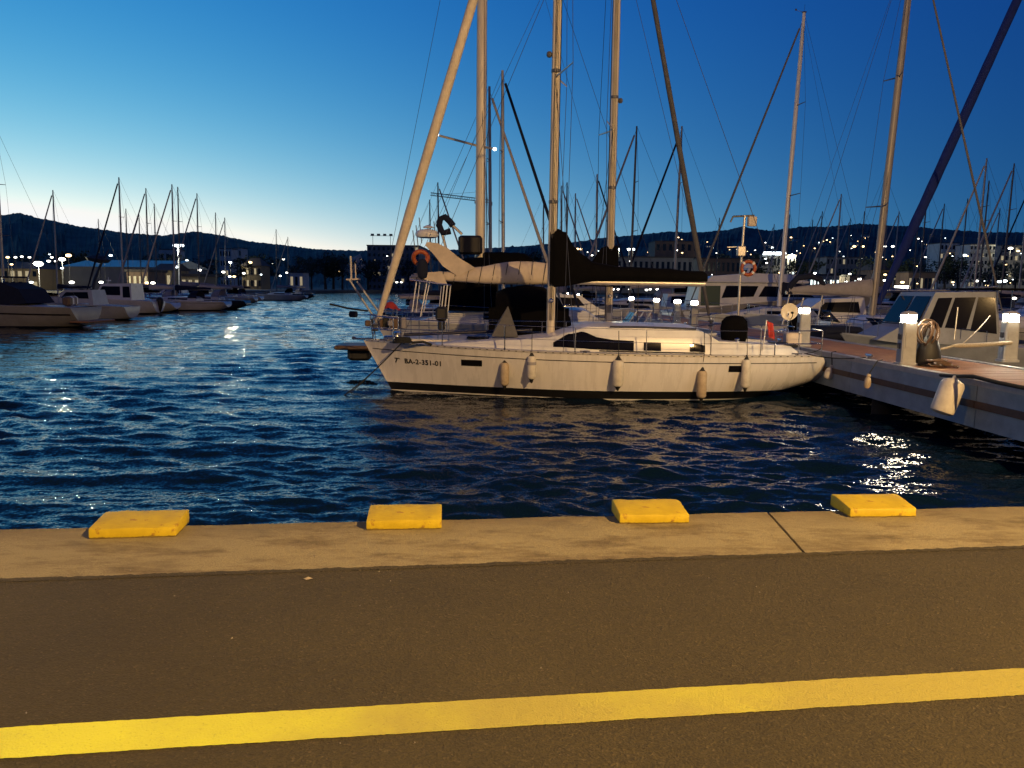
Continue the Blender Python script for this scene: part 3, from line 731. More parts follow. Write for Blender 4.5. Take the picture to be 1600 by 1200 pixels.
def mast_gear(root, P, r, z0, z1, steps=()):
    mast = [c for c in root.children if c.name.startswith('mast')][0]
    MB().tube([P(z0) + Vector((-r * 1.02, 0, 0)), P((z0 + z1) / 2) + Vector((-r * 1.0, 0, 0)), P(z1) + Vector((-r * .84, 0, 0))], .016, 4).obj('sail_track', M['black'], mast)
    for k, (a, o) in enumerate(((.35, .62), (-.5, .55), (.9, .30), (-.2, .64), (.1, .66))):
        for sd in (1, -1): MB().tube([P(z0 + .2) + Vector((r * a, sd * r * o * 1.25, 0)), P(z1) + Vector((r * a * .8, sd * r * o * 1.15, 0))], .007, 4).obj('halyard', M['rope'] if k % 2 else M['wire'], mast)
    for z in steps: MB().lathe([(r * .76, -.05), (r * 1.08, -.04), (r * 1.08, .04), (r * .76, .05)], 10, Matrix.Translation(P(z))).obj('mast_band', M['mastd'], mast)
    for sd in (1, -1): MB().lathe([(.06, 0), (.06, .02), (.045, .04), (.04, .09), (.055, .1), (.03, .12)], 10, Matrix.Translation(P(z0 + .75) + Vector((0, sd * r * .75, 0))) @ Matrix.Rotation(R(-90 * sd), 4, 'X')).obj('halyard_winch', M['steel'], mast)
    MB().lathe([(.05, -.07), (.075, -.03), (.075, .03), (.05, .07)], 8, Matrix.Translation(P(z0 + (z1 - z0) * .46) + Vector((r + .07, 0, 0)))).obj('steaming_light', M['mastd'], mast)
mast_gear(sloop, P_main, .115, 1.8, 17.5, (5.2, 8.6))
for sd in (1, -1):                                          # genoa car tracks, winches
    MB().tube([rf_main.side(x, 0, sd, .2) for x in (-.2, -1.2, -2.2, -2.9)], .018, 4).obj('genoa_track', M['black'], sloop)
    p = rf.side(-3.9, .9, sd, -.18); MB().lathe([(.075, 0), (.075, .03), (.05, .05), (.045, .11), (.07, .13), (.07, .15), (.03, .17)], 12, Matrix.Translation(p + Vector((0, 0, .02)))).obj('winch', M['steel'], sloop, 40)
rails(sloop, hl, (3.9, 2.25, .45, -1.35, -3.0, -4.3), .66)
# gear on the foredeck
def fore(x, y, dz=0): return Vector((x, y, hl.sheer(x).z + .02 + dz))
MB().box(fore(3.0, 0, .20), (.62, .62, .05), bev=.02).obj('deck_hatch', M['glass'], sloop)
MB().tube([fore(5.1, -.35, .16), fore(1.5, -.75, .42)], .045, 8).obj('spinnaker_pole', M['navy'], sloop, 50)
ws = fore(2.2, .1, .28)
MB().add([ws + Vector(v) for v in ((.42, -.35, 0), (.42, .35, 0), (-.30, .36, 0), (-.30, -.36, 0), (-.02, 0, .82), (.3, -.12, .3), (.3, .12, .3))], [(0, 1, 6, 5), (5, 6, 4), (1, 2, 4, 6), (2, 3, 4), (3, 0, 5, 4)]).obj('wind_scoop', M['scoop'], sloop)
free(bpy.data.objects['wind_scoop'], sloop, 'grey pointed cloth wind scoop standing over the foredeck hatch', 'wind scoop')
w_ = MB().lathe([(.16, 0), (.16, .06), (.10, .08), (.09, .16), (.13, .18), (.13, .24), (.05, .27)], 14, Matrix.Translation(fore(5.25, 0)))
w_.box(fore(5.45, 0, .07), (.32, .26, .14), bev=.03); w_.obj('anchor_windlass', M['steel'], sloop, 40)
mb = MB(); r2 = random.Random(3)
for k in range(5):
    c = fore(4.95, 1.0, .05 + .03 * k); rr = .2 - .012 * k
    mb.tube([c + Vector((rr * math.cos(a) * 1.25 + r2.uniform(-.02, .02), rr * math.sin(a) + r2.uniform(-.02, .02), r2.uniform(-.012, .012))) for a in np.linspace(0, 6.283, 20)], .018, 5)
mb.tube([fore(4.7, 1.1, .06), fore(4.4, 1.15, .1), fore(4.2, 1.0, .03), fore(4.35, .8, .05)], .03, 6)
free(mb.obj('coiled_line', M['rope'], sloop), sloop, 'dark coil of mooring line lying on the white sloop foredeck', 'rope')
for x in (5.55, 5.0, .2, -5.3):
    p = hl.sheer(x, 1, -.13); MB().tube([p + Vector((-.13, 0, .07)), p + Vector((.13, 0, .07))], .018, 6).box(p + Vector((0, 0, .03)), (.09, .035, .07)).obj('cleat', M['steel'], sloop)
# anchor on the bow roller
MB().box((hl.L / 2 + .03, 0, 1.44), (.55, .14, .05), bev=.015).lathe([(.05, -.06), (.05, .06)], 10, Matrix.Translation((hl.L / 2 + .27, 0, 1.46)) @ Matrix.Rotation(R(90), 4, 'X')).obj('bow_roller', M['steel'], sloop)
# cockpit gear
c = Vector((lx(1160), .05, 1.78))
MB().lathe([(.10, -.45), (.30, -.40), (.36, -.2), (.38, .05), (.35, .26), (.24, .38), (.08, .42)], 18, Matrix.Translation(c) @ Matrix.Diagonal((1, .75, .98, 1))).obj('wheel_cover', M['blackc'], sloop, 60)
MB().tube([c + Vector((0, 0, -.9)), c + Vector((0, 0, -.3))], .07, 8).obj('wheel_pedestal', M['white'], sloop, 50)
mb = MB(); c = Vector((-5.35, -.5, 2.28))
Mx = Matrix.Translation(at(1230, 487, 21.0)); 
dish = thing('satellite_dish', None, None); dish.parent = sloop
del dish
dl = Vector((MX - (1230 - 800) / FPX * 21.0, -(21.0 - MY), at(1230, 487, 21.0).z))
dm = MB(); Mt = Matrix.Translation(dl) @ Matrix.Rotation(R(-90), 4, 'X') @ Matrix.Rotation(R(-6), 4, 'X')
dm.lathe([(.02, -.055), (.10, -.045), (.18, -.02), (.225, .012), (.232, .018), (.22, .02), (.17, -.005), (.09, -.028), (.01, -.036)], 24, Mt)
dish = dm.obj('satellite_dish', mat('dish_paint', (.62, .56, .44), .5, var=.08), sloop, 40)
MB().tube([dl + Vector((-.05, .02, -.2)), dl + Vector((-.02, .22, -.1)), dl + Vector((0, .24, -.02))], .012, 6).box(dl + Vector((0, .24, -.02)), (.06, .08, .06), bev=.01).obj('receiver_arm', M['rope'], dish)
MB().tube([dl + Vector((0, -.05, -.02)), dl + Vector((0, -.08, -.9))], .022, 8).obj('dish_pole', M['steel'], dish, 50)
p = Vector((lx(1193, 20), 1.25, 1.34))
MB().tube([p, p + Vector((-.06, 0, .78))], .016, 6).obj('flag_pole', M['white'], sloop)
fl = MB(); v = []
for i in range(7):
    for j in range(7): v.append(p + Vector((-.06 - .03 * i - .012 * j, .02 * math.sin(i * 1.7 + j * .5), .76 - .07 * j - .012 * i)))
fl.add(v, [(i * 7 + j, i * 7 + j + 1, i * 7 + j + 8, i * 7 + j + 7) for i in range(6) for j in range(6)]).obj('flag', M['red'], sloop, 60)
MB().box((-5.5, .55, 1.60), (.42, .32, .32), bev=.04).obj('storage_box', M['cream'], sloop)
free(bpy.data.objects['storage_box'], sloop, 'cream box on the stern deck of the white sloop, under the dish', 'box')
MB().tube([(-4.9, .3, 1.4), (-5.3, .7, 1.44), (-5.7, .4, 1.42), (-5.35, .9, 1.42), (-4.95, 1.1, 1.38)], .07, 7).obj('folded_cover', M['rope'], sloop, 60)
# mooring lines from the bow
def sag(a, b, s, n=14): a, b = Vector(a), Vector(b); return [a.lerp(b, i / n) - Vector((0, 0, s * 4 * (i / n) * (1 - i / n))) for i in range(n + 1)]
wl = lambda px_, py_, d: at(px_, py_, d)
def wline(name, pts, r, mt, label, cat='rope', group=None): return tag(MB().tube(pts, r, 5).obj(name, mt, None, 60), label, cat, group)
a = sloop.matrix_basis @ (hl.sheer(5.0, 1, -.1) + Vector((0, 0, .06))); b = sloop.matrix_basis @ (hl.sheer(5.02, 1, .05) + Vector((0, 0, .04)))
wline('mooring_line', [a, b] + sag(b, at(526, 626, 20.4), .10)[1:], .017, M['rope'], 'dark mooring line running from the sloop bow cleat down to the water')
wline('mooring_line', sag(at(583, 581, 20.9), at(523, 632, 20.7), .05), .012, M['rope'], 'thin second line slanting into the water just ahead of the sloop bow')
# fenders hanging along the sloop
def fender(px_, ytop, ybot, rad, m, label, d=19.35, ends=True, collar=False):
    x = (px_ - 800) / FPX * d; zt, zb_ = at(px_, ytop, d).z, at(px_, ybot, d).z; L_ = zt - zb_
    lxx = MX - x; zm = (zt + zb_) / 2; yb = hl.px(lxx, zm, 1).y
    t = thing('fender', label, 'fender', (x, MY - yb - rad - .012, zb_), 0, 'fenders along the white sloop')
    MB().lathe([(rad * .5, .10), (rad * .86, .125), (rad, .17), (rad, L_ - .17), (rad * .86, L_ - .125), (rad * .5, L_ - .10)], 16).obj('fender_body', m, t, 40)
    MB().lathe([(.02, 0), (.035, .03), (rad * .45, .085), (rad * .8, .128), (rad * .5, .11)], 14).obj('fender_end', M['rubber'], t, 40)
    MB().lathe([(rad * .5, L_ - .11), (rad * .8, L_ - .128), (rad * .45, L_ - .085), (.035, L_ - .03), (.02, L_)], 14).obj('fender_end', M['rubber'], t, 40)
    if collar: MB().lathe([(rad * 1.02, L_ - .34), (rad * 1.04, L_ - .30), (rad * 1.02, L_ - .26)], 16).obj('fender_sleeve', M['greyc'], t, 40)
    top = hl.sheer(lxx, 1, .0); loc = Vector((x, MY - top.y + .05, top.z + .62)); b = t.location
    MB().tube([(0, 0, L_ - .02), (0, MY - top.y - .03 - b.y, top.z + .06 - b.z), (loc.x - b.x, loc.y - b.y, loc.z - b.z)], .010, 5).obj('fender_lanyard', M['rope'], t)
fender(788, 563, 613, .115, M['fenderg'], 'beige fender hung nearest the bow, below the long hull port')
fender(831, 551, 601, .115, M['fenderw'], 'grey sleeved fender just right of the beige one, set higher', collar=True)
fender(967, 556, 611, .14, M['fenderw'], 'fat white fender with black ends amidships on the sloop')
fender(1102, 574, 630, .125, M['fenderg'], 'dull fender sitting low by the waterline, left of the aft hull port')
fender(1171, 556, 614, .115, M['fenderw'], 'slim pale fender beside the aft hull port, nearest the stern')

# ------------------------------------------------------------------ second sloop, lying the other way with its stern towards the open water
BX, BY = 1.5, 25.3
b2 = thing('sailing_sloop', 'cream covered sloop behind the white one, stern gear and black sprayhood showing', 'sailboat', (BX, BY, 0), 0)
h2 = Hull(10.6, 3.6, (1.45, 1.25, 1.25), rake=.9, lift=.5)
build_hull(b2, h2, M['gel2'], M['navy'], (.03, .16), None, False, 36)
r2f = Roof(h2, [(3.6, .5, 0), (2.2, 1.0, .3), (1.2, 1.15, .45), (-1.6, 1.25, .5), (-2.0, 1.25, .3)]); r2f.build(b2, M['gel2'], 30)
for sd in (1, -1): r2f.window(b2, 1.2, -.9, .25, [(1.2, .5), (.4, .7), (-.9, .7)], sd)
P_b2 = spars(b2, h2, dict(mast_x=1.65, mast_h=17.2, mast_r=.12, mast_z=1.7, mast_m=M['mastp'], jib=(M['sailgrey'], .085), spreaders=((.40, 1.1), (.68, .8)), rake=0,
    boom=(6.35, 3.12, .02), boom_m=M['alu'],
    cover=(M['cream'], [(.95, -.10, .50, .2), (1.6, -.1, .55, .22), (2.5, -.14, .62, .24), (3.2, -.14, .56, .24), (3.9, -.12, .46, .22), (4.7, -.08, .30, .18), (6.0, -.02, .20, .13), (6.3, .02, .12, .08)])))
mast_gear(b2, P_b2, .12, 1.9, 16.9, (6.1, 8.9))
for u in np.linspace(1.15, 6.1, 13):                       # lashings round the cream cover
    hh = float(np.interp(u, [.95, 2.5, 3.9, 6.3], [.34, .42, .32, .12])); ww = float(np.interp(u, [.95, 2.5, 3.9, 6.3], [.225, .255, .235, .10])); zc = 3.12 + float(np.interp(u, [.95, 2.5, 3.9, 6.3], [.20, .24, .17, .05]))
    MB().tube([(1.48 - u + .06 * math.sin(q) , ww * math.cos(q), zc + hh * math.sin(q)) for q in np.linspace(0, 6.283, 13)], .009, 4).obj('lashing', M['rope'], b2)
a = Vector((1.65, 0, 2.95))
MB().loft([[Vector((1.65 - u, y * w, 2.95 + lo + (hi - lo) * z)) for y, z in ((.5, 0), (1, .3), (.8, .75), (.2, 1), (-.2, 1), (-.8, .75), (-1, .3), (-.5, 0))] for u, lo, hi, w in ((-.25, 0, 1.3, .16), (0, 0, 1.35, .19), (.3, 0, 1.25, .2), (.6, .02, .8, .21), (1.0, .04, .5, .2))]).obj('mast_collar_cover', M['blackc'], b2, 45)
fl2 = [(716, 432), (742, 418), (716, 402), (700, 388), (684, 380), (668, 378), (664, 383), (678, 398), (692, 416)]   # folded awning flap at the boom end
MB().loft([[at(x, y, 25.2 + o) - Vector((BX, BY, 0)) for x, y in fl2] for o in (-.09, .0, .09)]).obj('folded_awning', M['cream'], b2)
fl3 = [(645, 427), (690, 424), (700, 446), (660, 436)]
MB().loft([[at(x, y, 25.0 + o) - Vector((BX, BY, 0)) for x, y in fl3] for o in (-.06, .06)]).obj('awning_edge', M['cream'], b2)
secs = []                                                  # sprayhood
for x, w, zt in ((.35, 1.15, 1.98), (.0, 1.2, 2.55), (-.5, 1.25, 2.92), (-1.1, 1.28, 2.98), (-1.7, 1.3, 2.90), (-2.05, 1.3, 2.75)):
    zb_ = r2f.base(x, w) + .1; secs.append([Vector((x, w * math.cos(a), zb_ + (zt - zb_) * max(math.sin(a), 0) ** .62)) for a in np.linspace(0, math.pi, 15)])
MB().loft(secs, closed=False).obj('sprayhood', M['blackc'], b2, 40)
for y in (-1.28,): MB().box((-1.0, y, 1.9), (2.5, .012, .75)).obj('side_curtain', M['blackc'], b2)
rails(b2, h2, (3.2, 1.3, -.6, -2.3), .62)
def w2(px_, py_, d): return at(px_, py_, d) - Vector((BX, BY, 0))
for (xa, ya, xb_, yb_, d, r_) in ((651, 438, 644, 487, 24.2, .018), (668, 436, 657, 495, 24.2, .02), (672, 438, 662, 487, 24.3, .016), (656, 440, 650, 488, 24.5, .014), (694, 446, 688, 500, 24.0, .018), (699, 445, 693, 502, 24.0, .02), (704, 447, 698, 503, 24.1, .016), (690, 448, 684, 498, 24.2, .014)):
    MB().tube([w2(xa, ya, d), w2(xb_, yb_, d)], r_, 7).obj('gantry_leg', M['white'], b2, 50)
MB().tube([w2(640, 437, 24.2), w2(705, 446, 24.0)], .025, 7).obj('gantry_rail', M['steel'], b2, 50)
MB().lathe([(.03, -.30), (.19, -.24), (.26, -.05), (.24, .15), (.14, .26), (.03, .28)], 14, Matrix.Translation(w2(660, 420, 24.1)) @ Matrix.Diagonal((.7, .6, 1.1, 1))).obj('hanging_bag', M['navyc'], b2, 60)
free(bpy.data.objects['hanging_bag'], b2, 'dark navy bag hanging just below the orange horseshoe buoy', 'bag')
mb = MB(); c = w2(657, 403, 24.3)
mb.tube([c + Vector((.22 * math.cos(q), .05 * math.sin(q * 2), .20 * math.sin(q))) for q in np.linspace(R(-60), R(240), 16)], .075, 8); free(mb.obj('horseshoe_buoy', M['orange'], b2, 60), b2, 'faded orange horseshoe buoy hung at the stern gantry beside the furled sail', 'lifebuoy')
mb = MB().box(w2(690, 490, 23.9), (.36, .42, .44), bev=.07).box(w2(690, 507, 23.9), (.2, .2, .35), bev=.04); free(mb.obj('outboard_motor', M['rubber'], b2, 40), b2, 'small black outboard motor clamped below the white gantry legs', 'outboard motor')
for xa, ya, xb_, yb_ in ((582, 492, 545, 436), (592, 488, 558, 440)): MB().tube([w2(xa, ya, 24.6), w2(xb_, yb_, 24.6)], .035, 7).obj('davit', M['mastg'], b2, 50)
MB().tube([w2(541, 437, 24.6), w2(563, 436, 24.6)], .03, 6).tube([w2(549, 437, 24.6), w2(548, 400, 24.6)], .03, 6).tube([w2(556, 437, 24.6), w2(555, 412, 24.6)], .018, 6).obj('davit_crossbar', M['mastp'], b2)
MB().box(w2(560, 541, 24.8), (1.25, 1.5, .14), bev=.04).obj('swim_platform', M['brown'], b2)
MB().box(w2(562, 553, 24.8), (.7, .6, .4), bev=.08).obj('platform_bracket', M['rubber'], b2)
MB().tube([w2(515, 475, 24.8), w2(545, 482, 24.8), w2(575, 486, 24.8)], .03, 6).obj('steering_vane_arm', M['rope'], b2); MB().box(w2(552, 491, 24.8), (.28, .12, .2), bev=.04).obj('steering_vane', M['navyc'], b2)
rc = MB(); v = []
for i in range(9):
    for j in range(6): q = w2(592 + i * 4.2, 486 + 0 * j, 24.2); v.append(q + Vector((0, -.3 + .14 * j, .02 + .30 * math.exp(-((i - 4.2) / 2.6) ** 2) * math.exp(-((j - 2.5) / 2.2) ** 2) + .02 * math.sin(i * 2 + j))))
rc.add(v, [(i * 6 + j, i * 6 + j + 1, i * 6 + j + 7, i * 6 + j + 6) for i in range(8) for j in range(5)]).obj('red_cover', M['red'], b2, 60)
free(bpy.data.objects['red_cover'], b2, 'crumpled red cloth at the stern of the cream covered sloop', 'cloth')
r3 = random.Random(9)
for k in range(9):
    p = w2(575 + k * 7, 505, 24.3 + r3.uniform(-.3, .3)); MB().box(p, (r3.uniform(.1, .3), .2, r3.uniform(.15, .45)), bev=.03).obj('stern_locker', [M['brown'], M['rubber'], M['greyc']][k % 3], b2)

# ------------------------------------------------------------------ third boat: a ketch-sized cruiser with a tall mast and black covers
K3 = .5
b3 = thing('sailing_yacht', 'tall masted yacht with black covers showing above the cream covered boom', 'sailboat', (K3, 30.2, 0), math.pi)
h3 = Hull(12.0, 4.0, (1.7, 1.45, 1.4), rake=1.0, lift=.5)
build_hull(b3, h3, M['gel2'], M['navy'], (.03, .2), None, False, 30)
r3f = Roof(h3, [(4.2, .6, 0), (2.8, 1.1, .4), (1.5, 1.3, .6), (-2.2, 1.4, .65), (-2.8, 1.4, .3)]); r3f.build(b3, M['gel2'], 24)
for sd in (1, -1): r3f.window(b3, 1.6, -1.6, .3, .7, sd)
spars(b3, h3, dict(mast_x=1.8, mast_h=21.5, mast_r=.19, mast_z=1.9, mast_m=M['mastp'], jib=None, rake=.003, spreaders=((.62, 1.2),), sweep=.1,
    boom=(5.2, 3.65, .05), cover=(M['blackc'], [(-.1, -.1, .62, .25), (.3, -.1, .6, .3), (1.5, -.05, .56, .32), (1.75, -.02, .40, .3), (2.0, 0, .16, .22), (5.0, 0, .1, .15)])))
secs = []
for x, w, zt in ((3.2, 1.2, 3.05), (2.9, 1.3, 3.75), (2.3, 1.35, 4.05), (1.4, 1.35, 4.05), (1.1, 1.3, 3.9)):
    zb_ = 2.0; secs.append([Vector((x, w * math.cos(a), zb_ + (zt - zb_) * max(math.sin(a), 0) ** .5)) for a in np.linspace(0, math.pi, 13)])
MB().loft(secs, closed=False).obj('sprayhood', M['blackc'], b3, 40)
rails(b3, h3, (3.5, 1.0, -1.5, -3.5), .65)
def w3(px_, py_, d=29): p = at(px_, py_, d); return Vector((K3 - p.x, 30.2 - p.y, p.z))
MB().tube([w3(704, 361), w3(692, 364), w3(686, 352), w3(688, 342), w3(695, 339), w3(703, 346), w3(708, 353)], .12, 8).obj('padded_arch', M['navyc'], b3, 60)
MB().tube([w3(707, 352), w3(722, 366)], .05, 6).tube([w3(690, 362), w3(698, 392)], .05, 6).obj('arch_strut', M['alu'], b3, 50)
MB().lathe([(.2, -.2), (.32, -.16), (.36, 0), (.32, .16), (.2, .24), (.05, .27)], 14, Matrix.Translation(w3(667, 366)) @ Matrix.Diagonal((1.2, 1, .7, 1))).obj('radar_dome', M['white'], b3, 50)
MB().lathe([(.18, 0), (.2, .03), (.05, .1)], 12, Matrix.Translation(w3(669, 356))).tube([w3(669, 357), w3(669, 366)], .03, 6).obj('satellite_antenna', M['white'], b3)
MB().box(w3(735, 383, 29.6), (.9, .5, .7), bev=.08).obj('radar_housing', M['rubber'], b3)
for x0, y0, y1 in ((650, 352, 392), (655, 340, 380), (678, 346, 392), (645, 360, 395)): MB().tube([w3(x0, y0), w3(x0 + 4, y1)], .018, 5).obj('antenna', M['wire'], b3)
for sgn, pxx, pyy in ((1, 683, 211), (-1, 773, 233)):
    p = w3(pxx, pyy, 30); MB().lathe([(.02, -.06), (.07, -.03), (.07, .03), (.02, .06)], 8, Matrix.Translation(p)).obj('spreader_light', M['farc'], b3)
    MB().tube([p, w3(747, 228, 30.2)], .045, 5).obj('lower_spreader', M['alu'], b3)

# ------------------------------------------------------------------ the finger dock on the right
DECK = 1.29
dxn = lambda y: 8.93 - .038 * y            # near (left) edge
dxf = lambda y: 11.45 - .038 * y           # far edge
dock = thing('mooring_dock', 'long grey sided dock with brown boards running away on the right', 'dock', (0, 0, 0))
Y0, Y1 = 9.0, 125.0
def dstrip(name, m, zz, off, y0=Y0, y1=Y1, seg=2.4, gap=.012, th=.08, edge=dxn, sgn=1):
    mb = MB(); y = y0
    while y < y1:
        e = min(y + seg, y1) - gap
        a, b = Vector((edge(y) - sgn * off, y, 0)), Vector((edge(e) - sgn * off, e, 0))
        mb.prism([a + Vector((0, 0, zz[0])), b + Vector((0, 0, zz[0])), b + Vector((0, 0, zz[1])), a + Vector((0, 0, zz[1]))], (sgn * th, 0, 0), (0, 0, 0)); y += seg
    return mb.obj(name, m, dock)
for ed, sg in ((dxn, 1), (dxf, -1)):
    for k in range(7):                     # fascia panels of the near stretch, one by one
        y0 = Y0 + k * 4.8
        dstrip('fascia_panel', M['dockside'], (.93, 1.20), .00, y0, y0 + 4.8, 4.8, .02, .1, ed, sg)
        dstrip('lower_panel', M['dockside'], (.44, .80), .00, y0, y0 + 4.8, 4.8, .02, .1, ed, sg)
        dstrip('rubbing_strake', M['strake'], (.80, .93), .035, y0, y0 + 4.8, 4.8, .02, .12, ed, sg)
    dstrip('far_fascia', M['dockside'], (.44, 1.20), .0, Y0 + 33.6, Y1, 4.8, .02, .1, ed, sg)
    dstrip('edge_beam', M['dockedge'], (1.20, 1.31), .025, Y0, Y1, 4.8, .012, .2, ed, sg)
mb = MB(); y = Y0; r2 = random.Random(2); mats_ = []
while y < 60:
    w = .145; a, b = dxn(y) + .18, dxf(y) - .18
    mb.box(((a + b) / 2, y + w / 2, DECK - .03 + r2.uniform(-.003, .003)), (b - a, w - .012, .05)); y += w
tag(mb.obj('deck_board', M['wood'], dock), kind='stuff')
MB().prism([(dxn(60) + .18, 60, 0), (dxf(60) - .18, 60, 0), (dxf(Y1) - .18, Y1, 0), (dxn(Y1) + .18, Y1, 0)], (0, 0, 1.2), (0, 0, DECK - .005)).obj('far_decking', M['wood'], dock)
MB().prism([(dxn(Y0) + .12, Y0, 0), (dxf(Y0) - .12, Y0, 0), (dxf(Y1) - .12, Y1, 0), (dxn(Y1) + .12, Y1, 0)], (0, 0, .5), (0, 0, 1.2)).obj('dock_core', M['void'], dock)
for k in range(10):
    y = Y0 + 2 + k * 7
    for xx in (dxn(y) + .5, dxf(y) - .5): MB().lathe([(.22, -1.5), (.22, .6)], 12, Matrix.Translation((xx, y, 0))).obj('pile', M['void'], dock, 60)
for k in range(8):
    y = 12.5 + k * 5.5; p = Vector((dxn(y) + .12, y, 1.31))
    MB().tube([p + Vector((0, -.16, .09)), p + Vector((0, .16, .09))], .028, 8).box(p + Vector((0, 0, .04)), (.1, .12, .09), bev=.015).obj('mooring_cleat', M['steel'], dock)

# service pedestals with lit heads
def pedestal(x, y, label, detail=True, lamp=None):
    t = thing('service_pedestal', label, 'power pedestal', (x, y, DECK), rnd.uniform(-.05, .05), 'lit service pedestals along the dock')
    MB().loft([[(sx * w, sy * d, z) for sx, sy in ((-1, -.8), (-.8, -1), (.8, -1), (1, -.8), (1, .8), (.8, 1), (-.8, 1), (-1, .8))] for z, w, d in ((0, .20, .17), (.05, .20, .17), (.06, .165, .14), (.92, .15, .13), (.95, .13, .11))]).obj('pedestal_body', M['pedestal'], t, 30)
    MB().lathe([(.11, .95), (.15, .965), (.16, 1.0), (.16, 1.07), (.13, 1.10)], 16).obj('lamp_head', lamp or M['lampw'], t, 40)
    for k in range(4): q = math.pi / 4 + k * math.pi / 2; MB().tube([(.158 * math.cos(q), .158 * math.sin(q), .955), (.165 * math.cos(q), .165 * math.sin(q), 1.12)], .011, 5).obj('lamp_guard', M['pedestal'], t)
    MB().lathe([(.17, 1.10), (.175, 1.12), (.12, 1.16), (.02, 1.18)], 16).obj('lamp_cap', M['pedestal'], t, 40)
    if detail:
        for sx in (-1, 1):
            for z in (.42, .62): MB().box((sx * .165, 0, z), (.05, .12, .13), bev=.015).obj('socket_cover', M['navy'], t)
        MB().box((0, -.142, .55), (.2, .012, .34)).obj('service_door', M['dockedge'], t)
pedestal(8.62, 16.8, 'pedestal with a glowing white head, ropes and hose heaped on its right', lamp=M['lampn'])
pedestal(11.55, 17.9, 'lit pedestal cut by the right picture edge, far side of the dock', lamp=M['lampn'])
pedestal(8.42, 22.3, 'slim lit pedestal just right of the round satellite dish', lamp=M['lamps'])
for i, (y, lab) in enumerate(((34, 'lit pedestal in front of the white motor yacht cabin door'), (37, 'lit pedestal beside the one in front of the motor yacht cabin'), (41.5, 'lit pedestal below the outer end of the black boom'), (48.5, 'lit pedestal below the middle of the black boom'), (57, 'small lit pedestal right of the second mast under the boom'), (76, 'small lit pedestal left of the second mast under the boom'), (86, 'faint far lit pedestal in the middle of three under the sail cover'), (101, 'faintest farthest lit pedestal close to the front mast'))):
    pedestal(dxn(y) + .35, y, lab, i < 4)
# things round the nearest pedestal
hx, hy = 8.98, 16.9
mb = MB(); r2 = random.Random(8)
for k in range(6):
    rr = .21 + r2.uniform(-.03, .03); c = Vector((8.95 + .03 * k, 16.72 + r2.uniform(-.05, .05), DECK + .72 + r2.uniform(-.05, .05)))
    mb.tube([c + Vector((.05 * math.sin(q), rr * .7 * math.cos(q), rr * 1.15 * math.sin(q))) if k % 2 else c + Vector((rr * math.cos(q), .04 * math.sin(q), rr * 1.1 * math.sin(q))) for q in np.linspace(0, 6.283, 18)], .022, 6)
mb.tube([(8.95, 16.7, DECK + .5), (9.12, 16.6, DECK + .3), (9.2, 16.55, DECK + .03), (9.5, 16.3, DECK + .03), (9.3, 16.0, DECK + .03)], .022, 6)
tag(mb.obj('water_hose', M['brown'], None, 60), 'brown coiled water hose hung beside the nearest lit pedestal', 'hose')
mb = MB().loft([[Vector((9.08 + rx * math.cos(a), 16.75 + rx * .8 * math.sin(a), DECK + z)) for a in np.linspace(0, 6.283, 15)[:-1]] for z, rx in ((0, .24), (.1, .27), (.35, .24), (.55, .17), (.66, .06))])
tag(mb.obj('sail_bag', M['rubber'], None, 60), 'dark lumpy bag standing on the dock behind the nearest pedestal', 'bag')
mb = MB()
for k in range(9):
    c = Vector((9.12 + r2.uniform(-.12, .12), 16.25 + r2.uniform(-.1, .1), DECK + .03 + k * .014)); rr = r2.uniform(.1, .22)
    mb.tube([c + Vector((rr * math.cos(q), rr * .8 * math.sin(q), r2.uniform(-.01, .02))) for q in np.linspace(0, 6.283, 14)], .017, 5)
tag(mb.obj('rope_heap', M['brown'], None, 60), 'small heap of brown rope on the boards in front of the dark bag', 'rope')
tag(MB().tube(sag((9.3, 16.9, DECK + .34), (9.75, 17.0, DECK + .42), .02) + sag((9.75, 17.0, DECK + .42), (11.4, 17.6, DECK + .46), .015)[1:], [.028] * 15 + [.05] * 14, 8).obj('gangway_rail', M['roper'], None, 60), 'pale gangway pole lying level between the two nearest pedestals', 'pole')
tag(MB().tube([at(1491, 531, 17.1), at(1497, 480, 17.1)], .014, 6).obj('boat_hook', M['roper'], None, 60), 'thin upright pole rising from the pale gangway pole', 'pole')
tag(MB().tube(sag((9.9, 17.0, DECK + .42), (11.5, 18.6, DECK + 1.05), .04), .011, 5).obj('mooring_line', M['roper']), 'pale slack line rising right from the gangway pole', 'rope')
# dock-side fenders
def dock_fender(px_, py0, qx, qy, d, rad, m, label):
    A, B = at(px_, py0, d), at(qx, qy, d); ax = (A - B); L_ = ax.length
    t = thing('dock_fender', label, 'fender', B); rot = ax.to_track_quat('Z', 'Y').to_matrix().to_4x4()
    MB().lathe([(.02, 0), (rad * .7, .012), (rad * .95, .05), (rad, .1), (rad, L_ - .12), (rad * .85, L_ - .05), (rad * .4, L_ - .01), (.05, L_), (.045, L_ + .05), (.02, L_ + .06)], 18, rot).obj('fender_body', m, t, 40)
    q = rot @ Vector((0, 0, L_ + .05)); yy = t.location.y; e = Vector((dxn(yy) - .03, yy, 1.33)) - t.location
    MB().tube([q, e, e + Vector((.12, .02, .02))], .014, 5).obj('fender_lanyard', M['rope'], t)
dock_fender(1492, 592, 1470, 647, 13.9, .205, M['fenderw'], 'big white tilted fender hanging on the dock side by the black hose')
dock_fender(1357, 588, 1354, 607, 17.3, .075, M['fenderg'], 'small pale fender hanging on the dock side left of the big one')
dock_fender(1299, 574, 1292, 592, 19.6, .11, M['fenderw'], 'pale short fender on the dock just behind the sloop stern')
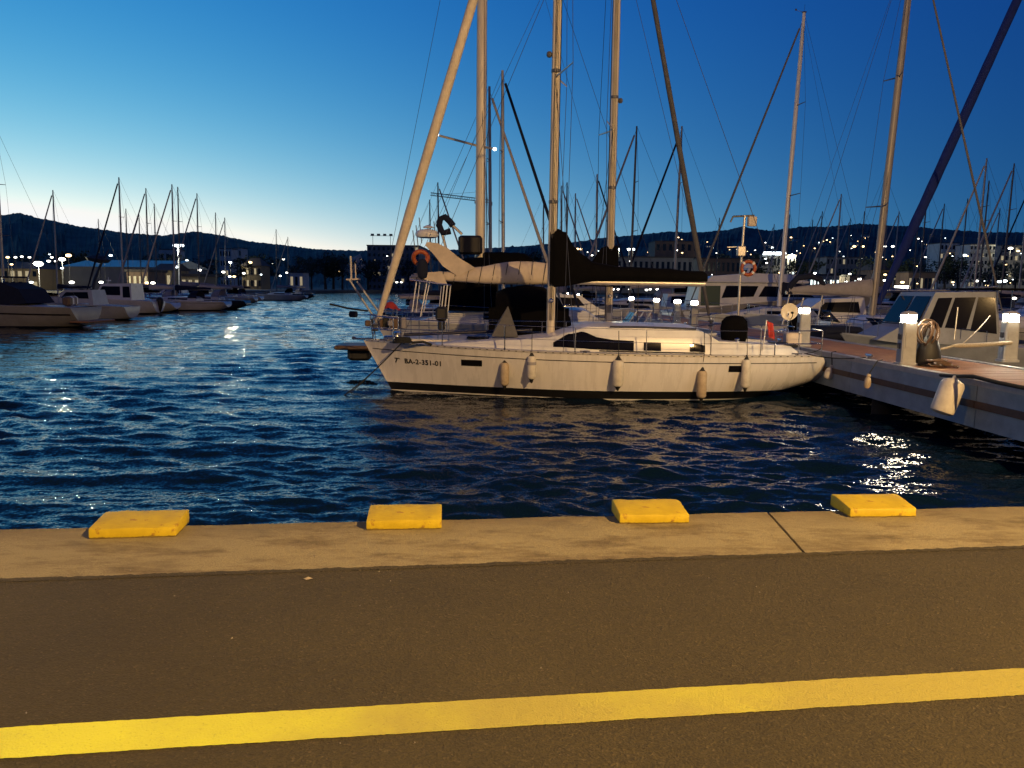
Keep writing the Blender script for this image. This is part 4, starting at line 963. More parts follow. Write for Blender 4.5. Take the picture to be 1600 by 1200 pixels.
tag(MB().tube([at(1470, 586, 14.6), at(1497, 588, 13.85), at(1520, 588, 13.3), at(1560, 598, 12.75), at(1600, 606, 12.35), at(1660, 618, 11.8)], .035, 8).obj('black_hose', M['rope'], None, 60), 'thick black hose laid along the dock edge beside the big fender', 'hose')
wline('mooring_line', sag(sloop.matrix_basis @ (hl.sheer(-5.5, 1, -.1) + Vector((0, 0, .08))), (dxn(18.0) + .15, 18.0, 1.36), .08), .014, M['rope'], 'dark stern line from the sloop quarter to the dock edge')
wline('mooring_line', sag(sloop.matrix_basis @ (hl.sheer(-5.6, 1, -.2) + Vector((0, 0, .08))), (dxn(20.6) + .15, 20.6, 1.36), .03), .012, M['rope'], 'short line from the sloop transom straight onto the dock')
# pole with camera boxes and lifebuoy
pt = thing('dock_service_pole', 'tall thin dock pole with a top crossbar and two boxes', 'pole', (dxn(28) + .3, 28, DECK))
MB().tube([(0, 0, 0), (.02, 0, 2.2), (.08, 0, 4.25)], .045, 8).obj('pole', M['alu'], pt, 50)
MB().tube([(-.34, 0, 4.2), (.42, 0, 4.24)], .035, 6).tube([(-.34, 0, 4.2), (-.42, 0, 4.0)], .03, 6).obj('crossbar', M['mastd'], pt)
MB().box((.33, -.06, 4.03), (.3, .2, .34), bev=.02).obj('antenna_panel', M['cream'], pt)
MB().box((-.02, -.1, 2.98), (.3, .2, .36), bev=.03).obj('junction_box', M['alu'], pt)
MB().tube([(-.5, 0, 3.12), (-.05, 0, 3.14)], .025, 6).obj('bracket_arm', M['alu'], pt)
lb = thing('lifebuoy', 'orange lifebuoy hung on the thin dock pole', 'lifebuoy', (dxn(28) + .55, 27.85, DECK + 2.38))
mb = MB(); mb.tube([(.235 * math.cos(a), 0, .235 * math.sin(a)) for a in np.linspace(0, 2 * math.pi, 25)], .062, 8, caps=False); mb.obj('ring', M['orange'], lb, 60)
for k in range(4):
    a = math.pi / 4 + k * math.pi / 2; MB().tube([(.235 * math.cos(a + q), 0, .235 * math.sin(a + q)) for q in (-.16, 0, .16)], .066, 8).obj('reflective_band', M['white'], lb, 60)
MB().tube([(.31 * math.cos(a), .01, .31 * math.sin(a)) for a in np.linspace(0, 2 * math.pi, 9)], .012, 5, caps=False).obj('grab_line', M['roper'], lb)

# ------------------------------------------------------------------ motor boats
def motorboat(label, x, y, rz, L, B, fb, hm, sup, wins=(), extra=None, boot=None, stripe=None, cat='motorboat', name='motor_boat', rail=True, group=None):
    t = thing(name, label, cat, (x, y, 0), rz, group)
    h = Hull(L, B, fb, rake=L * .13, draft=.4, stern_w=.9, lift=.15, tail=.05, flare=.85)
    build_hull(t, h, hm, boot or M['navy'], (.02, .14), stripe, False, 22, rail=True)
    for (nm, prof, w0, w1, m) in sup:        # superstructure: side profile polygon (x,z) with tumblehome w0 -> w1
        z0, z1 = min(p[1] for p in prof), max(p[1] for p in prof)
        W = lambda z: w0 + (w1 - w0) * (z - z0) / (z1 - z0)
        MB().loft([[Vector((px_, W(z), z)) for px_, z in prof], [Vector((px_, -W(z), z)) for px_, z in prof]]).obj(nm, m, t)
        for (nm2, poly, m2) in [w for w in wins if w[0] == nm and False]: pass
    for (nm, poly, (w0, w1, z0, z1), m) in wins:   # panes on both sides, set 12 mm proud
        W = lambda z: w0 + (w1 - w0) * (z - z0) / (z1 - z0)
        for sd in (1, -1):
            MB().loft([[Vector((px_, sd * (W(z) + o), z)) for px_, z in poly] for o in (-.02, .012)]).obj(nm, m, t)
    if extra: extra(t, h)
    if rail:
        n = 6; top = []
        for sd in (1, -1):
            mb = MB(); pts = [h.sheer(L / 2 - .25 - k * L * .085, sd, -.05) + Vector((0, 0, .5)) for k in range(n)]
            mb.tube(pts, .016, 5)
            for p in pts: mb.tube([p - Vector((0, 0, .5)), p], .012, 5)
            mb.obj('bow_rail', M['steel'], t)
    return t
def screen(t, a, b, w0, w1, n=2, m=None):            # windscreen panes across the boat between two profile points a (low) and b (high)
    A, Bv = Vector((a[0], 0, a[1])), Vector((b[0], 0, b[1])); nrm = (Bv - A).cross(Vector((0, 1, 0))).normalized() * .012
    if nrm.x < 0: nrm = -nrm
    for k in range(n):
        y0, y1 = -1 + 2 * k / n + .06, -1 + 2 * (k + 1) / n - .06
        q = [A.lerp(Bv, .12) + Vector((0, y0 * w0, 0)), A.lerp(Bv, .12) + Vector((0, y1 * w0, 0)), A.lerp(Bv, .9) + Vector((0, y1 * w1, 0)), A.lerp(Bv, .9) + Vector((0, y0 * w1, 0))]
        MB().prism(q, -nrm, nrm).obj('windscreen', M['glass'], t)
M['shaded_gel'] = mat('shaded_white_gelcoat', (.20, .22, .26), .4, var=.2, scale=2)  # white boat out of the lamp light: its shade is put into this blue-grey
# pilothouse boat right of the dock
def g_extra(t, h):
    screen(t, (2.55, 1.75), (1.95, 2.86), 1.2, 1.05)
    MB().box((-.95, 0, 3.0), (2.3, 2.5, .06), bev=.02).obj('bimini', M['blackc'], t)
    for sd in (1, -1): MB().tube([(-.1, sd * 1.15, 1.4), (.05, sd * 1.15, 2.95)], .02, 6).tube([(-1.9, sd * 1.15, 1.3), (-1.9, sd * 1.15, 2.97)], .02, 6).obj('bimini_frame', M['steel'], t)
    MB().tube([(2.3, -1.3, 2.93), (.1, -1.25, 2.96), (-1.4, -1.2, 3.1)], .03, 6).obj('roof_rail', M['steel'], t)
motorboat('white pilothouse boat with raked windows and a black awning, right of the nearest pedestal', 15.2, 25.4, math.pi, 8.8, 3.0, (1.5, 1.15, 1.05), M['shaded_gel'],
    [('wheelhouse', [(2.7, 1.3), (1.95, 2.88), (.0, 2.92), (-.1, 1.2)], 1.3, 1.08, M['shaded_gel']), ('foredeck_trunk', [(3.6, 1.35), (2.9, 1.75), (2.4, 1.85), (2.4, 1.2)], .95, .8, M['shaded_gel'])],
    [('side_window', [(2.25, 1.78), (1.86, 2.70), (1.42, 2.72), (1.75, 1.78)], (1.3, 1.08, 1.2, 2.9), M['glass']), ('side_window', [(1.65, 1.78), (1.33, 2.72), (.68, 2.74), (.98, 1.74)], (1.3, 1.08, 1.2, 2.9), M['glass']), ('side_window', [(.85, 1.7), (.6, 2.74), (.08, 2.74), (.02, 1.6)], (1.3, 1.08, 1.2, 2.9), M['glass'])], g_extra)
# low white runabout behind the third pedestal
def k_extra(t, h):
    screen(t, (.3, 1.4), (-.35, 1.95), 1.0, .9, 3)
    MB().lathe([(.05, -.9), (.16, -.5), (.30, -.1), (.36, .2), (.30, .5), (.1, .62)], 14, Matrix.Translation((-3.15, 0, 1.35))).obj('covered_outboard', M['blackc'], t, 60)
    MB().box((-1.8, 0, 1.35), (1.6, 1.7, .5), bev=.12).obj('cockpit_cover', M['navyc'], t)
    for x in (1.9, 1.0): MB().box((x, -.55, 1.47), (.5, .45, .04), rot=Matrix.Rotation(R(18), 3, 'X'), bev=.012).obj('deck_hatch', M['glass'], t)
motorboat('low white runabout with dark hatches and a black covered outboard beyond the slim pedestal', 13.75, 28.6, 0, 6.6, 2.5, (1.25, 1.05, .95), M['gel2'],
    [('foredeck_trunk', [(2.7, 1.1), (2.2, 1.32), (.3, 1.5), (-.2, 1.45), (-.2, 1.0)], 1.0, .7, M['gel2'])], [], k_extra)
# runabout on the left side of the dock, below the boom
def j_extra(t, h):
    mb = MB(); pts = []
    for (a, b) in (((.6, 1.2), (.1, 1.95)), ((-.1, 1.25), (-.55, 1.95))):
        for sd in (1, -1): mb.tube([(a[0], sd * 1.0, a[1]), (b[0], sd * .85, b[1])], .03, 6)
    mb.tube([(.1, 1 * .85, 1.95), (.1, -.85, 1.95), (-.55, -.85, 1.95), (-.55, .85, 1.95), (.1, .85, 1.95)], .03, 6); mb.obj('screen_frame', M['white'], t)
    screen(t, (.58, 1.25), (.12, 1.9), .95, .8, 2)
motorboat('small white boat with a framed windscreen behind the sloop, under the boom end', 5.6, 35.0, math.pi, 6.4, 2.4, (1.25, 1.0, .9), M['gel2'], [('foredeck_trunk', [(2.6, 1.1), (2.0, 1.3), (.6, 1.42), (.6, 1.0)], .9, .6, M['gel2'])], [], j_extra)
# small boat with folded black bimini
def i_extra(t, h):
    mb = MB(); pts = [(-1.0, -1.0, 2.75), (-.98, -1.0, 3.1), (-.7, -1.0, 3.42), (-.2, -1.0, 3.5), (.25, -1.0, 3.38), (.42, -1.0, 3.05)]
    mb.tube(pts, .13, 8); mb.obj('padded_arch', M['navyc'], t, 60)
    MB().tube([(-1.0, -1, 2.75), (-1.25, -1, 1.3)], .03, 6).tube([(.42, -1, 3.05), (.2, -1, 1.3)], .03, 6).tube([(-.4, -1, 2.6), (-.75, -1, 1.3)], .04, 6).obj('arch_leg', M['alu'], t)
    screen(t, (1.3, 1.5), (.7, 2.1), 1.0, .9, 2)
motorboat('open white boat with a padded dark navy arch left of the slim pedestal', 12.6, 33.5, 0, 6.8, 2.6, (1.4, 1.15, 1.05), M['gel2'], [('foredeck_trunk', [(2.9, 1.2), (2.3, 1.5), (.9, 1.6), (.8, 1.0)], 1.0, .75, M['gel2'])], [], i_extra)
# big white flybridge yacht
def h_extra(t, h):
    screen(t, (2.9, 2.45), (1.4, 3.35), 1.75, 1.5, 3)
    MB().box((-2.3, 0, 3.42), (8.2, 3.7, .14), bev=.05).obj('hard_top', M['gel2'], t)
    MB().lathe([(.3, 0), (.33, .1), (.2, .25), (.03, .3)], 12, Matrix.Translation((-1.5, 0, 4.3))).obj('radar_dome', M['white'], t, 50)
    MB().tube([(-2.0, 1, 3.5), (-1.6, .6, 4.25), (-1.6, -.6, 4.25), (-2.0, -1, 3.5)], .08, 8).obj('radar_arch', M['gel2'], t)
    MB().box((-4.3, -1.78, 2.4), (1.2, .03, 1.5)).obj('cabin_door', mat('door_glass_green', (.06, .09, .06), .2, var=0), t)
motorboat('large white motor yacht with a long pale bow beyond the lifebuoy pole', 16.6, 50, 0, 13.6, 4.3, (2.75, 2.2, 1.5), M['beige_gel'],
    [('saloon', [(3.1, 2.2), (1.4, 3.38), (-4.9, 3.40), (-5.2, 1.5)], 1.85, 1.6, M['gel2']), ('flybridge', [(1.6, 3.48), (1.0, 3.9), (-1.8, 3.95), (-4.2, 3.75), (-4.6, 3.48)], 1.7, 1.5, M['gel2']), ('foredeck_trunk', [(5.6, 2.5), (4.6, 2.75), (3.0, 2.85), (2.6, 2.0)], 1.3, 1.0, M['gel2'])],
    [('side_window', [(2.2, 2.5), (1.25, 3.12), (-.9, 3.16), (-1.3, 2.5)], (1.85, 1.6, 1.5, 3.4), M['glass']), ('side_window', [(-1.6, 2.5), (-1.3, 3.16), (-3.3, 3.16), (-3.6, 2.4)], (1.85, 1.6, 1.5, 3.4), M['glass']), ('hull_window', [(.6, 1.5), (.9, 1.95), (-2.0, 1.95), (-2.6, 1.5)], (2.02, 2.1, 1.4, 2.0), M['glass'])], h_extra, name='motor_yacht', cat='motor yacht')
# left basin
def l1_extra(t, h):
    screen(t, (.9, 1.72), (-.1, 2.33), 1.6, 1.4, 3)
    MB().box((.2, 0, 3.25), (4.2, 2.9, .1), bev=.04).obj('bimini', M['navyc'], t)
    for x in (1.7, -2.0):
        for sd in (1, -1): MB().tube([(x, sd * 1.35, 2.0), (x, sd * 1.35, 3.25)], .03, 5).obj('bimini_leg', M['steel'], t)
    MB().box((-6.9, 0, .45), (1.2, 3.4, .12), bev=.04).obj('swim_platform', M['wood'], t)
    for k in range(5): MB().box((-5.0 - .25 * k, -1.2 + .6 * k, 1.75), (.5, .5, .6), bev=.1).obj('cockpit_seat', [M['gel2'], M['brown'], M['greyc']][k % 3], t)
motorboat('beige motor yacht with a dark blue canopy, cut by the left picture edge', -34.4, 50.5, math.pi, 13.2, 4.2, (1.9, 1.5, 1.35), M['beige_gel'],
    [('saloon', [(3.4, 1.4), (2.0, 1.8), (.9, 1.7), (-.1, 2.35), (-1.6, 2.4), (-1.7, 1.2)], 1.8, 1.5, M['beige_gel']), ('canopy', [(.1, 2.36), (-.8, 2.88), (-1.9, 2.92), (-3.0, 2.5), (-3.6, 1.6), (-1.8, 1.4)], 1.52, 1.38, M['navyc'])],
    [('side_window', [(.4, 1.78), (-.15, 2.22), (-1.4, 2.25), (-1.5, 1.7)], (1.8, 1.5, 1.2, 2.4), M['glass'])], l1_extra, stripe=(.55, .10), name='motor_yacht', cat='motor yacht')
def l2_extra(t, h):
    screen(t, (.95, 1.75), (.25, 2.85), 1.25, 1.1, 2)
    MB().lathe([(.05, -1.0), (.2, -.6), (.34, -.1), (.32, .3), (.1, .45)], 12, Matrix.Translation((-4.75, 0, 1.2))).obj('outboard_motor', M['rubber'], t, 60)
    MB().tube([(.2, 0, 2.9), (.1, 0, 3.5)], .03, 5).box((.1, 0, 3.2), (.2, .5, .12)).obj('roof_antenna', M['white'], t)
motorboat('white pilothouse cruiser with a black window band in the left basin', -39.0, 75, math.pi, 9.4, 3.2, (1.9, 1.45, 1.25), M['gel2'],
    [('wheelhouse', [(1.0, 1.5), (.2, 2.88), (-2.6, 2.95), (-2.7, 1.3)], 1.35, 1.15, M['gel2']), ('foredeck_trunk', [(3.6, 1.6), (2.8, 1.95), (1.0, 2.0), (.9, 1.4)], 1.1, .9, M['gel2'])],
    [('side_window', [(.6, 1.85), (.12, 2.65), (-1.55, 2.65), (-1.6, 1.8)], (1.35, 1.15, 1.3, 2.95), M['glass']), ('side_window', [(-1.85, 1.6), (-1.8, 2.65), (-2.45, 2.65), (-2.55, 1.6)], (1.35, 1.15, 1.3, 2.95), M['glass'])], l2_extra)
motorboat('small dark hulled launch beyond the white pilothouse cruiser', -40.5, 84, math.pi, 8, 2.8, (1.5, 1.1, 1.0), M['navy_gel'], [('cuddy', [(2.6, 1.2), (1.6, 1.9), (-.2, 2.0), (-.3, 1.0)], 1.1, .9, M['grey_gel'])], [])

for (xx, yy, ln, lab, hm_) in ((-34.6, 62, 8.2, 'low grey cruiser squeezed between the beige yacht and the white cruiser', 'grey_gel'), (-43.8, 100, 9.5, 'dim white cruiser halfway along the left row', 'gel2'), (-46.5, 112, 8.5, 'small grey cruiser farther along the left row', 'grey_gel'), (-50.5, 138, 9, 'small pale cruiser near the channel end of the left row', 'gel2')):
    motorboat(lab, xx, yy, math.pi, ln, 3.0, (1.6, 1.25, 1.1), M[hm_], [('cuddy', [(2.8, 1.3), (1.7, 1.7), (.7, 2.35), (-1.4, 2.4), (-1.6, 1.1)], 1.2, 1.0, M[hm_])], [('side_window', [(1.0, 1.75), (.6, 2.2), (-1.1, 2.22), (-1.2, 1.7)], (1.2, 1.0, 1.1, 2.4), M['glass'])])
for (xx, yy, ln, lab, hm_, rz_) in ((3.4, 48.5, 8.5, 'pale cruiser seen below the black boom beside the second mast foot', 'gel2', 0), (2.6, 53.5, 8.0, 'grey cruiser second in the row under the black boom', 'grey_gel', 0), (2.2, 58.5, 8.6, 'white cruiser third in the row under the black boom', 'gel2', math.pi), (1.6, 64, 8.8, 'far white cruiser deepest in the row under the black boom', 'gel2', 0), (14.5, 57, 9, 'white cruiser behind the large motor yacht', 'gel2', math.pi), (14.0, 64, 9.5, 'white cruiser second behind the large motor yacht', 'gel2', 0), (16.5, 40.5, 8.8, 'pale cruiser between the thick grey mast and the tall white mast', 'gel2', math.pi), (24.5, 30.5, 8, 'dim cruiser behind the awning of the pilothouse boat', 'grey_gel', math.pi), (31, 44, 10, 'dim white boat at the right edge beyond the awning', 'gel2', math.pi)):
    motorboat(lab, xx, yy, rz_, ln, 3.0, (1.7, 1.35, 1.15), M[hm_], [('cuddy', [(2.8, 1.35), (1.7, 1.8), (.7, 2.5), (-1.4, 2.55), (-1.6, 1.1)], 1.25, 1.05, M['gel2'])], [('side_window', [(1.0, 1.85), (.6, 2.32), (-1.1, 2.36), (-1.2, 1.8)], (1.25, 1.05, 1.1, 2.55), M['glass'])])

# ------------------------------------------------------------------ other sailing yachts: four kinds, then copies
def yacht_kind(label, hm, L, mh, cover, jib, mastm, stripe=None, dodger=None, mr=.10):
    t = thing('sailing_yacht', label, 'sailboat', (0, 0, 0), 0)
    h = Hull(L, L * .31, (L * .125, L * .105, L * .102), rake=.8, lift=.45)
    build_hull(t, h, hm, M['navy'], (.03, .16), stripe, False, 18)
    f = Roof(h, [(L * .30, .5, 0), (L * .18, L * .085, .3), (L * .10, L * .1, .46), (-L * .15, L * .108, .5), (-L * .19, L * .108, .28)]); f.build(t, M['gel2'], 14)
    for sd in (1, -1): f.window(t, L * .11, -L * .1, .3, .68, sd, 5)
    spars(t, h, dict(mast_x=.8, mast_h=mh, mast_r=mr, mast_z=1.5, mast_m=mastm, jib=jib, fine=False, wire=.011, spreaders=((.40, .95), (.68, .7)), sweep=.25,
        boom=(L * .38, 2.45, .05), cover=(cover, [(-.1, -.1, .55, .16), (.3, -.08, .5, .2), (L * .2, -.02, .36, .2), (L * .37, 0, .22, .13)])))
    if dodger:
        secs = []
        for x, w, zt in ((-L * .10, L * .1, 1.9), (-L * .13, L * .108, 2.35), (-L * .2, L * .11, 2.4)):
            secs.append([Vector((x, w * math.cos(a), 1.5 + (zt - 1.5) * max(math.sin(a), 0) ** .6)) for a in np.linspace(0, math.pi, 9)])
        MB().loft(secs, closed=False).obj('sprayhood', dodger, t, 40)
    rails(t, h, (L * .25, 0, -L * .25), .6)
    return t
kinds = [
    (yacht_kind('', M['gel2'], 11.0, 14.5, M['navyc'], (M['sailuv'], .09), M['mastg'], (.22, .03), M['navyc']), 14.5),
    (yacht_kind('', M['grey_gel'], 10.0, 13.5, M['greyc'], None, M['mastd'], None, M['blackc'], .085), 13.5),
    (yacht_kind('', M['gel2'], 12.0, 16.5, M['blackc'], (M['navyc'], .10), M['mastg'], None, None, .11), 16.5),
    (yacht_kind('', M['navy_gel'], 10.5, 14.0, M['cream'], (M['greyc'], .085), M['mastd'], None, M['greyc'], .085), 14.0)]
used = [False] * 4
def place_yacht(px_, ytop, d, k, bow, label, group, pybase=470):
    """mast column px_, mast head at row ytop, d metres away; bow +1 to the right, -1 to the left"""
    p = at(px_, ytop, d); base = at(px_, pybase, d); root, mh = kinds[k]; s = p.z / mh
    rz = (0 if bow > 0 else math.pi) + rnd.uniform(-.03, .03)
    loc = (base.x - bow * .8 * s, d, 0)
    if not used[k]:
        used[k] = True; root.location = loc; root.rotation_euler = (0, 0, rz); root.scale = (s,) * 3; root['label'] = label; root['group'] = group; return root
    return dup(root, loc, rz, label, group, (s,) * 3)
GL, GR, GM = 'sailing yachts in the left basin', 'sailing yachts beyond the dock on the right', 'sailing yachts on the left side of the dock'
for a in (
    (7, 195, 53, 2, -1, 'yacht with the tallest mast of the left basin, at the left picture edge'),
    (91, 297, 92, 0, -1, 'yacht whose lone mast and forestay stand behind the beige motor yacht'),
    (159, 342, 132, 1, -1, 'yacht with a short faint mast left of the tall mast over the warehouse'),
    (193, 277, 80, 2, -1, 'yacht with the tall mast over the warehouse and a slanting furled jib'),
    (202, 326, 114, 1, -1, 'yacht with a short dark mast just right of the tall warehouse mast'),
    (222, 334, 122, 3, -1, 'yacht with the lower thin mast over the right half of the warehouse roof'),
    (234, 294, 88, 3, -1, 'yacht with the straight mast over the warehouse gable'),
    (246, 318, 106, 1, -1, 'yacht with the mast just right of the straight mast over the gable'),
    (274, 288, 86, 0, -1, 'yacht whose leaning mast rises just left of the tall floodlight'),
    (283, 292, 98, 1, -1, 'yacht whose mast rises directly behind the tall floodlight'),
    (312, 302, 94, 3, -1, 'dark hulled yacht with a single mast right of the tall floodlight'),
    (340, 332, 119, 1, -1, 'grey yacht, first of two short masts by the channel end of the row'),
    (354, 340, 130, 0, -1, 'yacht, second of two short masts by the channel end of the row'),
    (433, 358, 152, 1, -1, 'last grey yacht at the channel end of the left row'),
    (451, 370, 178, 3, -1, 'tiny far yacht mast past the end of the left row')): place_yacht(*a, GL)
for a in (
    (787, 110, 39.5, 2, 1, 'yacht with the tall pale mast right of the ketch mast'),
    (767, 135, 44.5, 0, 1, 'yacht with the thinner mast between the ketch mast and the pale mast'),
    (849, 306, 104, 1, 1, 'far yacht whose mast nearly hides behind the front mast'),
    (877, 290, 92, 3, 1, 'yacht with a dark mast just right of the front mast, left of a close pair'),
    (885, 285, 84, 1, 1, 'yacht with the right mast of the close pair right of the front mast'),
    (898, 302, 100, 0, 1, 'far yacht with a faint mast right of the close mast pair'),
    (931, 272, 76, 2, 1, 'yacht with a mast and slanting jib just left of the second mast'),
    (953, 280, 88, 1, 1, 'yacht with a mast tucked close behind the second mast'),
    (687, 285, 62, 3, 1, 'yacht with a short dark mast below the lit spreader'),
    (674, 312, 72, 1, 1, 'yacht with the shortest mast left of the padded arch')): place_yacht(*a, GM)
for a in (
    (985, 197, 72, 3, -1, 'yacht with a slim mast just right of the second mast', 415),
    (1054, 197, 75, 2, -1, 'yacht with a pale mast crossed by the long dark furled jib', 415),
    (1117, 340, 134, 1, -1, 'yacht with a low far mast left of the lifebuoy pole'),
    (1202, 350, 142, 0, -1, 'yacht with a low far mast left of the tall white mast'),
    (1261, 343, 132, 1, -1, 'yacht with a short mast just right of the tall white mast'),
    (1275, 330, 118, 3, -1, 'yacht with a short mast over the shopfront lights'),
    (1302, 303, 96, 0, -1, 'yacht with the taller mast over the shopfront lights'),
    (1319, 341, 128, 3, -1, 'yacht with a faint mast right of the taller one over the shopfronts'),
    (1366, 268, 86, 1, -1, 'yacht with a mast close behind the thick grey mast'),
    (1424, 322, 112, 3, -1, 'yacht with a short mast just right of the blue furled jib'),
    (1434, 288, 92, 1, -1, 'yacht with a mast between the blue jib and the pale leaning jib'),
    (1520, 247, 70, 0, -1, 'yacht with the pale mast between the two striped hotels'),
    (1527, 282, 84, 1, -1, 'yacht with a dark mast right beside the pale hotel mast'),
    (1563, 255, 74, 3, -1, 'yacht with a slim mast near the right edge over the awning boat'),
    (1393, 330, 124, 0, -1, 'yacht with a short mast between thick grey mast and blue jib'),
    (1462, 318, 108, 3, -1, 'yacht with a short mast before the first hotel'),
    (1497, 310, 104, 1, -1, 'yacht with a dark mast between the hotels'),
    (1548, 325, 118, 0, -1, 'yacht with a faint mast over the second hotel end'),
    (1340, 330, 122, 1, -1, 'yacht with a thin mast left of the thick grey mast'),
    (1225, 335, 126, 3, -1, 'yacht with a mast tip showing just behind the tall white mast'),
    (1590, 292, 90, 2, -1, 'yacht with the last mast at the right picture edge')): place_yacht(*a[:6], GR, *(a[6:] or (470,)))
# three individual yachts right of the dock
def yacht(label, X, Y, bow, L, mh, mast_x, mr, mm, jib, cover, rake=.0, fb=(1.5, 1.3, 1.25), spr=((.40, 1.0), (.70, .75)), hm=None):
    t = thing('sailing_yacht', label, 'sailboat', (X, Y, 0), 0 if bow > 0 else math.pi, GR)
    h = Hull(L, L * .30, fb, rake=.8, lift=.45); build_hull(t, h, hm or M['gel2'], M['navy'], (.03, .18), (.22, .03), False, 26)
    f = Roof(h, [(L * .30, .5, 0), (L * .18, L * .085, .3), (L * .10, L * .1, .5), (-L * .15, L * .108, .55), (-L * .19, L * .108, .28)]); f.build(t, M['gel2'], 20)
    for sd in (1, -1): f.window(t, L * .11, -L * .1, .3, .68, sd, 7)
    spars(t, h, dict(mast_x=mast_x, mast_h=mh, mast_r=mr, mast_z=1.6, mast_m=mm, jib=jib, rake=rake, spreaders=spr, boom=(L * .36, 2.75, .05), cover=(cover, [(-.1, -.1, .7, .18), (.3, -.08, .6, .22), (L * .2, -.02, .4, .22), (L * .35, 0, .25, .13)])))
    rails(t, h, (L * .28, L * .1, -L * .08, -L * .25), .62); return t
yacht('yacht with the tall white mast and a furled jib reaching down to the dock pole', 15.9, 45.5, -1, 11.8, 18.4, .25, .135, mat('mast_white', (.62, .62, .62), .4, metal=.1, var=.1, scale=2), (M['saildim'], .065), M['navyc'], rake=.030, fb=(1.6, 1.35, 1.3))
yacht('yacht with the thick grey mast leaving the top of the picture on the right', 16.2, 32.5, 1, 9.6, 17.6, -1.1, .155, mat('mast_warm_grey', (.24, .225, .215), .45, metal=.15, var=.12, scale=2), (M['saildim'], .045), M['greyc'], rake=-.042, spr=((.30, 1.0), (.62, .8)))
yacht('yacht with the broad dark blue furled jib on the far right', 25.0, 36.5, -1, 16.6, 23.6, .1, .16, M['mastg'], (M['bluec'], .21), M['navyc'], rake=.02)

# ------------------------------------------------------------------ hills, shore, town
SKY = [(-2600, 380), (-900, 372), (-300, 352), (-80, 350), (0, 345), (40, 339), (80, 349), (130, 359), (200, 368), (260, 373), (310, 367), (350, 372), (400, 382), (450, 387), (480, 392), (560, 395), (700, 394), (820, 388), (880, 384), (940, 376), (1040, 368), (1090, 368), (1130, 364), (1150, 359), (1190, 367), (1240, 361), (1280, 360), (1330, 356), (1400, 360), (1450, 363), (1520, 368), (1600, 370), (1900, 366), (2600, 372), (5000, 385)]
RR = 2300.0
def ridge(az):                        # height of the ridge in direction az (tan), from the surveyed skyline
    px_ = 800 + az * FPX; y = np.interp(px_, [a for a, _ in SKY], [b for _, b in SKY]); hz = 449.8 + (px_ - 800) * math.tan(ROLL)
    return max((hz - y) / FPX * RR * 1.0 + H, 4)
def hz_noise(a, b): return math.sin(a * 41 + b * 3) * .5 + math.sin(a * 97 - b * 7) * .3 + math.sin(a * 213 + b * 11) * .2
def hill_z(az, r):
    k = min(max((r - 850) / (RR - 850), 0), 1); k = k * k * (3 - 2 * k)
    f = 1 if r <= RR else max(0, 1 - ((r - RR) / 900) ** 1.3)
    return 1.2 + (ridge(az) - 1.2) * k * f * (1 + .07 * hz_noise(az * 1.0, r * .002) * (1 - k) * 3)
azs = np.concatenate([np.linspace(-2.6, -.72, 60), np.linspace(-.7, .7, 640), np.linspace(.72, 2.6, 60)]); rs_ = [700, 850, 950, 1060, 1180, 1300, 1430, 1560, 1700, 1840, 1980, 2100, 2200, 2260, 2300, 2350, 2500, 2800, 3300]
mb = MB(); v = []; rr_ = random.Random(4)
for r in rs_:
    for a in azs:
        z = hill_z(a, r)
        if r > 900: z += abs(rr_.gauss(0, 1.3)) * (1 if r > 1900 else 1.6)
        v.append((a * r, r, z if r < 3200 else -5))
n = len(azs); mb.add(v, [(i * n + j, i * n + j + 1, (i + 1) * n + j + 1, (i + 1) * n + j) for i in range(len(rs_) - 1) for j in range(n - 1)])
struct('hills', mb, M['hill'])
coast = [(-700, 120), (-128, 120), (-98, 170), (-78, 215), (-72, 330), (-66, 420), (-20, 440), (40, 400), (60, 330), (110, 300), (300, 260), (1400, 240), (2300, 900), (-2300, 900), (-1200, 250)]
mb = MB().prism([(x, y, 0) for x, y in coast], (0, 0, -1.5), (0, 0, 1.25)); struct('harbour_land', mb, M['land'])

